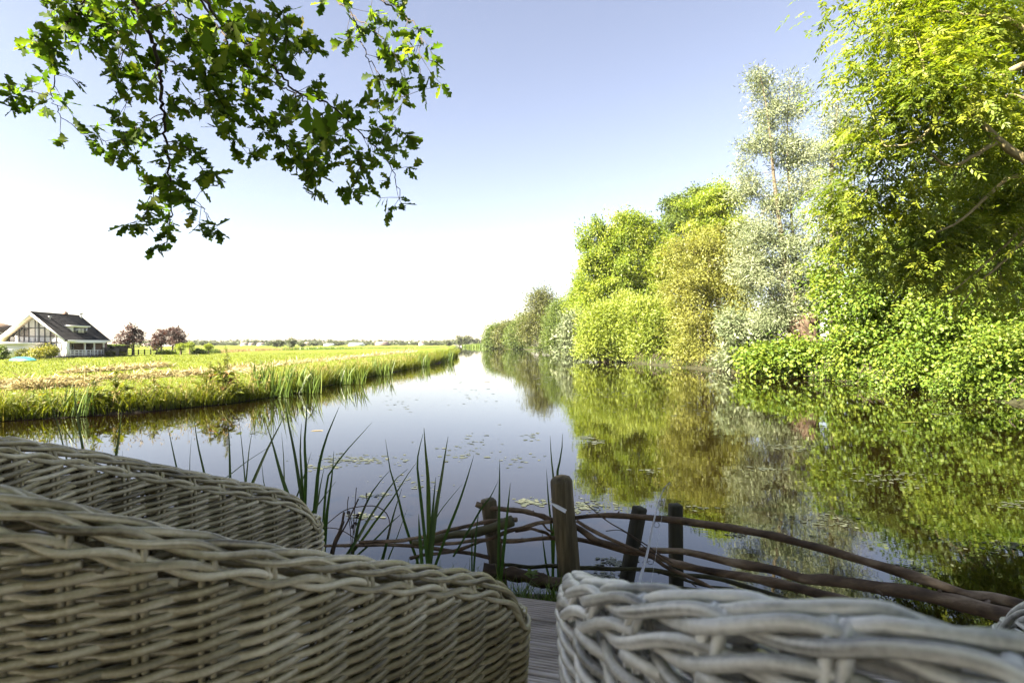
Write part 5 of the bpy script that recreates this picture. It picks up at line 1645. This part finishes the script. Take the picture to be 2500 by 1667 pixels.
FY = lambda px: 84 + (px - 308) * .05
for k, px in enumerate(range(308, 458, 15)):
    Y = FY(px); b = P(px, 0, Y); b[2] = .15
    obj("post", *box(b + (0, 0, .45), .12, .12, .95)[:2], M['shed_wood'], pf)
for z in (.5, .85):
    a, b = P(308, 0, FY(308)), P(455, 0, FY(455)); a[2] = b[2] = z
    obj("rail", *tube(np.array([a, (a + b) / 2, b]), .05, 4)[:2], M['shed_wood'], pf)

# dry reeds and rough strip on the far side of the meadow
rr_ = np.random.default_rng(241)
n = 5200
px_ = rr_.uniform(530, 745, n)
Yr = 100 + (px_ - 530) * .28 + rr_.uniform(0, 26, n)
V, Fq, t = blades(np.column_stack([(px_ - 1250) / F * Yr, Yr, np.full(n, .12)]), rr_.uniform(.25, .75, n), np.full(n, .14), rr_.uniform(.1, .5, n), rr_.uniform(0, 6.28, n), rr_, rr_.uniform(0, 1, n), 2)
obj("dry_reeds", V, Fq, M['dry_reed'], tint=t, label="strip of dry tan reeds beyond the meadow", kind="stuff")
n = 3600
px_ = rr_.uniform(560, 1120, n)
Yr = np.where(px_ < 830, 118 + (px_ - 560) * .2, 172 + (px_ - 830) * .25) + rr_.uniform(0, 10, n)
V, Fq, t = blades(np.column_stack([(px_ - 1250) / F * Yr, Yr, np.full(n, .12)]), rr_.uniform(.25, .8, n) * np.where((px_ > 690) & (px_ < 840), 1.4, .8), np.full(n, .16), rr_.uniform(.1, .6, n), rr_.uniform(0, 6.28, n), rr_, rr_.uniform(0, .7, n), 2)
obj("rough_grass", V, Fq, M['reed'], tint=t, label="dark rough grass strip along the far ditch", kind="stuff")

# far trees: each its own thing, meshes shared among three kinds
far_meshes = []
for k in range(3):
    r_ = np.random.default_rng(250 + k)
    B = [(np.array((0, 0, .55)), np.array((.46, .4, .40)), 1.0), (np.array((-.25, 0, .45)), np.array((.3, .3, .3)), .6), (np.array((.25, .1, .42)), np.array((.3, .3, .3)), .6)]
    if k == 2: B = [(np.array((0, 0, .55)), np.array((.26, .26, .46)), 1.0)]
    (V, Fq, ti), C = crown(r_, B, 90, 14, .07, .12, .7, zmin=.02, shell=.5)
    V2, F2, _ = tube(np.array([(0, 0, -.02), (0, 0, .2), (0, 0, .5)]), [.05, .04, .02], 5)
    far_meshes.append((make_mesh("crown", V, Fq, M['far_green'], ti), make_mesh("trunk", V2, F2, M['bark'])))


def far_tree(px, ytop, wpx, Y, kind, label):
    h = (HOR - ytop) * Y / F + CAM_Z - .1
    t = thing("far_tree", label, "tree", P(px, HOR, Y) * (1, 1, 0) + (0, 0, .1), group="trees on the horizon")
    for nm, me in zip(("crown", "trunk"), far_meshes[kind]):
        o = bpy.data.objects.new(nm, me); COL.objects.link(o); o.parent = t
        o.scale = (wpx * Y / F, wpx * Y / F, h); o.rotation_euler = (0, 0, (px * 1.7) % 6.28)


FT = [
    (372, 848 - 10, 22, 420, 0, "far hazy tree seen between the two groups of copper trees"),
    (472, 840 - 2, 30, 520, 0, "pale far tree just right of the slim pollard"),
    (496, 839 - 8, 26, 400, 0, "grey-green far tree behind the rightmost small pollard"),
    (520, 834, 30, 480, 1, "broad far tree right of the rightmost small pollard"),
    (545, 837, 24, 560, 0, "low far tree left of the village roofs"),
    (565, 836, 26, 560, 1, "round far tree before the village roofs"),
    (592, 837, 20, 600, 0, "small far tree among the village roofs"),
    (622, 831, 12, 520, 2, "pointed far tree, left of two slim ones over the village"),
    (638, 832, 12, 540, 2, "pointed far tree, right of two slim ones over the village"),
    (655, 836, 20, 420, 0, "low bushy far tree left of the dark pair"),
    (676, 829, 30, 260, 0, "dark round tree, left one of the nearer pair beyond the dry reeds"),
    (712, 823, 26, 250, 1, "pale tall tree, right one of the nearer pair beyond the dry reeds"),
    (738, 836, 24, 300, 0, "low tree right of the nearer pair"),
    (765, 834, 24, 420, 1, "rounded far tree above the rough grass"),
    (788, 837, 22, 450, 0, "squat far tree left of the greenhouse"),
    (803, 836, 16, 450, 1, "small far tree touching the greenhouse end"),
    (826, 832, 30, 430, 0, "larger dark far tree between the two greenhouses"),
    (872, 836, 24, 520, 1, "low far tree right of the second greenhouse"),
    (893, 837, 18, 560, 0, "tiny far tree left of the long dark barn"),
    (915, 837, 20, 560, 1, "tiny far tree just right of the long dark barn"),
    (952, 837, 30, 600, 0, "flat far trees at mid horizon, left part"),
    (985, 836, 30, 600, 1, "flat far trees at mid horizon, middle part"),
    (1012, 835, 22, 600, 0, "far tree at mid horizon with a rounded top"),
    (1045, 835, 34, 560, 1, "low wide far tree before the canal bend"),
    (1070, 836, 26, 560, 0, "small far tree before the canal bend"),
    (1094, 828, 22, 420, 1, "pointed grey tree left of the big dark clump"),
    (1122, 818, 24, 400, 0, "big dark tree clump at the end of the canal, left half"),
    (1140, 817, 30, 400, 1, "big dark tree clump at the end of the canal, right half"),
    (1160, 825, 22, 420, 0, "lower tree right of the big dark clump"),
    (1178, 828, 14, 430, 2, "small tree between the dark clump and the bank bushes"),
]
for f_ in FT:
    far_tree(*f_)
rr2 = np.random.default_rng(260)
n = 260
# continuous low scrub on the horizon: one mass nobody could count
px_ = rr2.uniform(330, 1110, n)
parts = []
for p_ in px_:
    Y = rr2.uniform(600, 760)
    c0 = P(p_, HOR - rr2.uniform(0, 4), Y)
    w_ = rr2.uniform(5, 12) * Y / F
    k = 22
    dd = nrm(rr2.normal(0, 1, (k, 3)))
    parts.append(leafset(c0 + dd * (w_, w_, w_ * .4), rr2.normal(0, 1, (k, 3)), dd, w_ * .6, w_ * .5, rr2.uniform(0, 1, k)))
V, Fq, t = join(parts)
obj("far_woods", V, Fq, M['far_green'], tint=t, label="continuous bluish strip of woods along the horizon", kind="stuff")


def far_building(name, label, cat, px0, px1, ytop, yeave, Y, wallm, roofm, group=None):
    a, b = P(px0, yeave, Y), P(px1, yeave, Y)
    zt = CAM_Z - (ytop - HOR) * Y / F
    ze = CAM_Z - (yeave - HOR) * Y / F
    t = thing(name, label, cat, ((a[0] + b[0]) / 2, Y, .1), group)
    w = b[0] - a[0]; dp = min(14, w)
    c = BASE[t.name]
    obj("wall", *box(c + (0, dp / 2, (ze - .1) / 2), w, dp, ze - .1)[:2], M[wallm], t)
    V = np.array([(a[0] - .3, Y - .3, ze), (b[0] + .3, Y - .3, ze), (b[0] + .3, Y + dp + .3, ze), (a[0] - .3, Y + dp + .3, ze), (a[0] + .4, Y + dp / 2, zt), (b[0] - .4, Y + dp / 2, zt)])
    obj("roof", V, [np.array([(0, 1, 5, 4), (2, 3, 4, 5), (3, 2, 1, 0)]), np.array([(1, 2, 5), (3, 0, 4)])], M[roofm], t)


far_building("greenhouse", "long white greenhouse between the copper trees on the horizon", "greenhouse", 382, 436, 841, 845, 330, 'greenhouse', 'greenhouse', "low buildings on the horizon")
far_building("greenhouse", "white low greenhouse, left one of two beyond the rough grass", "greenhouse", 790, 812, 838.5, 841, 420, 'greenhouse', 'greenhouse', "low buildings on the horizon")
far_building("greenhouse", "long bright greenhouse, right one of two beyond the rough grass", "greenhouse", 850, 882, 836.5, 840.5, 420, 'greenhouse', 'greenhouse', "low buildings on the horizon")
far_building("barn", "long dark barn roof on the middle of the horizon", "barn", 915, 944, 834, 838, 480, 'far_roof', 'far_roof', "low buildings on the horizon")
far_building("far_house", "pale far house with grey roof left of the greenhouse between copper trees", "house", 345, 362, 838, 842, 400, 'far_wall', 'far_roof', "low buildings on the horizon")
far_building("far_house", "far village house, left of the row beyond the dry reeds", "house", 586, 600, 836, 840, 480, 'greenhouse', 'far_roof', "low buildings on the horizon")
far_building("far_house", "far village house, middle of the row beyond the dry reeds", "house", 604, 616, 836.5, 840, 490, 'far_wall', 'far_roof', "low buildings on the horizon")
far_building("far_house", "far village house, right of the row beyond the dry reeds", "house", 627, 641, 836, 840, 480, 'greenhouse', 'far_roof', "low buildings on the horizon")
far_building("far_house", "lone far house with red roof right of the nearer tree pair", "house", 742, 754, 835, 838.5, 420, 'far_wall', 'far_roof', "low buildings on the horizon")
far_building("far_house", "tiny pale far house beyond the canal bend", "house", 1022, 1034, 835, 838.5, 480, 'greenhouse', 'far_roof', "low buildings on the horizon")

# ------------------------------------------------------------------ the oak overhead
ro = np.random.default_rng(501)
OAKB = np.array((-5.4, -2.6, .85))
oak = thing("oak_tree", "oak tree hanging its lobed leafy branches into the upper left", "tree", OAKB)


def oak_leaf_mesh(rng):
    """lobed leaf, unit length along +Y, base at the origin"""
    n = 27
    t = np.linspace(0, 1, n)
    env = np.sin(np.pi * np.clip(t * .97, 0, 1) ** 1.15) ** .8 * .27
    ph = rng.uniform(-.3, .3)
    lob = .78 + .22 * np.sin(t * 2 * np.pi * 3.3 - 1.3 + ph)
    wl = env * lob * 1.15; wr = env * np.roll(lob, rng.integers(-1, 2)) * 1.15
    wl[0] = wr[0] = .012; wl[1] = wr[1] = .02
    wl[-1] = wr[-1] = .02
    wl = wl * (1 - .8 * (rng.uniform(0, 1, n) < .06)); wr = wr * (1 - .8 * (rng.uniform(0, 1, n) < .06))   # eaten margins
    curl = rng.uniform(-.35, .35); cup = rng.uniform(0, .5)
    zc = curl * t ** 2
    fw = .14 * lob * t * 0
    V = []
    for k in range(n):
        V.append((-wl[k], t[k] + wl[k] * .35, zc[k] + cup * wl[k]))
        V.append((0, t[k], zc[k]))
        V.append((wr[k], t[k] + wr[k] * .35, zc[k] + cup * wr[k]))
    Fq = [(3 * k + a, 3 * k + a + 1, 3 * k + a + 4, 3 * k + a + 3) for k in range(n - 1) for a in range(2)]
    return np.array(V), np.array(Fq)


leaf_vars = [oak_leaf_mesh(ro) for _ in range(8)]
OB = [
    ([(290, -90), (323, 0), (355, 61), (374, 108), (388, 159), (395, 225), (400, 281), (403, 337), (412, 398), (418, 449), (414, 482), (418, 540), (408, 590)], 2.9, .013),
    ([(215, -50), (236, 5), (253, 33), (271, 65), (299, 98), (330, 140)], 3.1, .006),
    ([(240, -60), (206, 0), (187, 37), (145, 75), (131, 94), (133, 140), (136, 187), (126, 234), (136, 267), (164, 295), (196, 318), (243, 341), (281, 360)], 3.2, .006),
    ([(440, -80), (486, 0), (514, 42), (543, 80), (561, 112), (594, 150), (641, 187), (692, 215), (730, 234), (772, 271), (804, 309), (823, 346)], 2.6, .008),
    ([(460, -70), (524, 37), (571, 75), (622, 122), (678, 173), (725, 225), (795, 253), (842, 290), (875, 323), (917, 360), (954, 407), (968, 449), (976, 490)], 2.8, .009),
    ([(575, 182), (561, 229), (543, 271), (540, 318), (561, 341), (585, 355), (610, 380)], 2.9, .0035),
    ([(592, 192), (608, 234), (627, 271), (645, 299), (673, 327), (702, 351), (748, 365), (780, 400)], 2.9, .0045),
    ([(760, -60), (818, 0), (861, 37), (884, 108), (903, 150), (931, 192), (973, 225), (985, 250)], 3.2, .006),
    ([(890, -50), (931, 0), (991, 42), (1020, 75), (1024, 131), (1020, 178)], 3.3, .006),
    ([(400, -50), (416, 0), (430, 42), (454, 75), (472, 103), (520, 150)], 3.0, .004),
    ([(400, 345), (440, 350), (470, 385), (510, 420)], 2.9, .0035),
    ([(416, 470), (455, 480), (490, 500), (510, 530)], 2.85, .003),
    ([(388, 440), (370, 480), (350, 530), (320, 545)], 2.9, .003),
    ([(398, 280), (350, 300), (310, 330), (300, 370)], 3.0, .003),
    ([(390, 200), (350, 230), (300, 245), (275, 235)], 3.0, .003),
    ([(640, 190), (680, 150), (730, 130), (770, 110)], 2.7, .003),
    ([(560, 110), (520, 160), (500, 220), (480, 260)], 2.8, .003),
    ([(380, 130), (440, 160), (500, 190), (540, 250)], 2.9, .004),
    ([(800, 255), (850, 330), (880, 400), (860, 470)], 2.85, .003),
    ([(820, 340), (800, 390), (770, 430), (740, 420)], 2.9, .003),
    ([(917, 360), (940, 330), (960, 310), (970, 340)], 2.9, .003),
    ([(520, 0), (580, 20), (640, 30), (690, 60)], 2.7, .004),
    ([(420, 0), (360, 20), (300, 10), (250, 60), (200, 90)], 3.0, .004),
    ([(560, 60), (600, 110), (640, 90), (700, 100)], 2.5, .004),
    ([(861, 37), (920, 80), (960, 130), (990, 200)], 3.3, .004),
    ([(190, 40), (150, 20), (120, 30)], 3.2, .003),
    ([(133, 120), (100, 110), (70, 90)], 3.2, .0025),
    ([(126, 234), (80, 225), (40, 215), (10, 225)], 3.2, .0025),
    ([(430, 30), (480, 60), (520, 110), (540, 170), (520, 240)], 2.75, .004),
    ([(350, 60), (300, 130), (290, 190), (310, 250)], 3.1, .004),
]
leaf_T = []      # (centre, dir, normal, length)
tw_parts = []
for pts, Y, r in OB:
    n = len(pts) * 6
    dep = Y + np.linspace(-.25, .25, len(pts)) * (1 if len(pts) % 2 else -1)
    c = resample(np.array([P(x, y, yy) for (x, y), yy in zip(pts, dep)]), n)
    c[1:-1] += ro.normal(0, .006, (n - 2, 3))
    V, Fq, _ = tube(c, np.linspace(r, max(.0012, r * .22), n), 7)
    obj("branch", V, Fq, M['twig'], oak, smooth=True)
    ln = np.concatenate([[0], np.cumsum(np.linalg.norm(np.diff(c, axis=0), axis=1))])
    pos_s = np.arange(.05 if r < .005 else .12, ln[-1] + .02, .082 if r < .005 else .095)
    for s in pos_s:
        i0 = min(int(np.searchsorted(ln, s)), n - 1)
        p0 = c[i0]
        tg = nrm(c[min(i0 + 1, n - 1)] - c[max(i0 - 1, 0)])
        end = s > ln[-1] - .03
        for rep in range(1 if r < .0045 else ro.integers(1, 3)):
            d = nrm(tg * (.5 if not end else 1) + ro.normal(0, .75, 3) * (1, .8, 1) + (0, 0, -.15))
            tl = ro.uniform(.03, .14) if r < .005 else ro.uniform(.04, .24)
            q = p0 + d * tl
            tw_parts.append(tube(np.array([p0, (p0 + q) / 2 + ro.normal(0, .006, 3), q]), [.0018, .0014, .001], 4))
            for m_ in range(ro.integers(5, 9)):
                ld = nrm(d * .7 + ro.normal(0, .8, 3) + (0, 0, -.25))
                nn = nrm(ro.normal(0, .7, 3) + (0, 0, .8))
                leaf_T.append((q - d * ro.uniform(0, .55) * tl, ld, nn, ro.uniform(.046, .100)))
# a few big near leaves
for (x, y, Yn, L_) in ((765, 262, 1.5, .09), (800, 250, 1.5, .09), (750, 250, 1.55, .085), (555, 115, 1.7, .09), (500, 60, 1.7, .085), (640, 75, 1.8, .08)):
    leaf_T.append((P(x, y, Yn), nrm(np.array((ro.uniform(-.5, .5), .3, -.9))), nrm(np.array((ro.uniform(-.4, .4), -1, .5))), L_))
V, Fq, _ = join(tw_parts)
obj("twigs", V, Fq, M['twig'], oak, kind="stuff")
order = np.argsort([-(t_[3] / t_[0][1]) for t_ in leaf_T])
big = set(order[:290].tolist())
leaf_me = [make_mesh("leaf", Vv, Ff, M['oak'], np.full(len(Vv), .25 + .07 * k), True) for k, (Vv, Ff) in enumerate(leaf_vars)]
mass = []
for k, (p_, d, nn, L_) in enumerate(leaf_T):
    S = nrm(np.cross(d, nn)); Nn = np.cross(S, d)
    if k in big:
        o = bpy.data.objects.new("leaf", leaf_me[k % 8]); COL.objects.link(o)
        o.parent = oak
        Mx = Matrix(((S[0] * L_, d[0] * L_, Nn[0] * L_, p_[0] - OAKB[0]), (S[1] * L_, d[1] * L_, Nn[1] * L_, p_[1] - OAKB[1]), (S[2] * L_, d[2] * L_, Nn[2] * L_, p_[2] - OAKB[2]), (0, 0, 0, 1)))
        o.matrix_basis = Mx
    else:
        Vv, Ff = leaf_vars[k % 8]
        W = p_ + (Vv[:, :1] * S + Vv[:, 1:2] * d + Vv[:, 2:] * Nn) * L_
        mass.append((W, Ff, np.full(len(Vv), ro.beta(1.6, 2.2))))
V, Fq, t = join(mass)
obj("leaves", V, Fq, M['oak_mass'], oak, tint=t, smooth=True, kind="stuff")
# trunk, limbs and the unseen crown, lobes added to shade chairs and fence
trunk = resample(np.array([OAKB + (0, 0, -.2), OAKB + (.1, .1, 1.6), OAKB + (.0, .2, 3.4), OAKB + (.4, .5, 6.0), OAKB + (.2, .6, 9)]), 16)
V, Fq, _ = tube(trunk, np.linspace(.34, .10, 16), 12)
obj("trunk", V, Fq, M['bark'], oak, smooth=True)
ends = [P(290, -90, 2.9), P(440, -80, 2.65), P(460, -70, 2.85), P(760, -60, 3.2), P(890, -50, 3.35), P(240, -60, 3.2)]
for k, e in enumerate(ends):
    s_ = trunk[7 + (k % 3) * 2]
    mid = (s_ + e) / 2 + np.array((0, 0, .5 + .2 * k))
    V, Fq, _ = tube(resample(np.array([s_, mid, e]), 16), np.linspace(.09, .012, 16), 7)
    obj("limb", V, Fq, M['bark'], oak, smooth=True)
SH = [(np.array((-6.2, -2.4, 6.4)), np.array((4.4, 2.8, 2.5)), 1.0), (np.array((-8.6, -.8, 5.0)), np.array((2.8, 2.4, 2.2)), .9), (np.array((-3.0, -2.8, 5.4)), np.array((3.4, 2.2, 1.7)), .9), (np.array((-8.2, -4.0, 4.4)), np.array((3.0, 3.0, 2.2)), .8),
      (np.array((1.5, -3.6, 5.6)), np.array((3.6, 2.6, 2.0)), .8), (np.array((-1.0, -4.8, 4.2)), np.array((3.6, 1.6, 1.7)), .7), (np.array((-6.2, -.2, 6.0)), np.array((2.6, 1.2, 1.5)), .9), (np.array((-1.5, -.8, 6.4)), np.array((3.0, 1.4, 1.2)), .6)]
(V, Fq, t), C = crown(ro, SH, 1000, 32, .36, .27, .62, shell=.6, zmin=2.2)
# leave out whatever would hang into the picture
Cq = V.reshape(-1, 4, 3); ctr = Cq.mean(1)
inview = (ctr[:, 1] > .3) & (np.abs(ctr[:, 0]) < ctr[:, 1] * 1.0 + .55) & ((ctr[:, 2] - CAM_Z) < ctr[:, 1] * .69 + .5)
keep = ~inview
V = Cq[keep].reshape(-1, 3); t = t.reshape(-1, 4)[keep].ravel()
Fq = np.arange(len(V)).reshape(-1, 4)
obj("crown", V, Fq, M['oak_mass'], oak, tint=t)
V, Fq, _ = join(limbs(ro, trunk[6:], C[ro.choice(len(C), 40, replace=False)], .05, .05, 5))
Vc = V
obj("crown_branches", V, Fq, M['bark'], oak, smooth=True, kind="stuff")


# ------------------------------------------------------------------ the thin summer haze over the flat land
hm, hnt, hout = new_mat("thin_haze")
pv = hnt.nodes.new("ShaderNodeVolumePrincipled")
pv.inputs["Color"].default_value = (.86, .90, .96, 1)
pv.inputs["Density"].default_value = .00008
hnt.links.new(pv.outputs[0], hout.inputs["Volume"])
V, Fq, _ = box((0, 440, 12), 2600, 960, 28.8)
obj("haze", V, Fq, hm, label="thin pale summer haze over the canal and far meadows", kind="stuff")
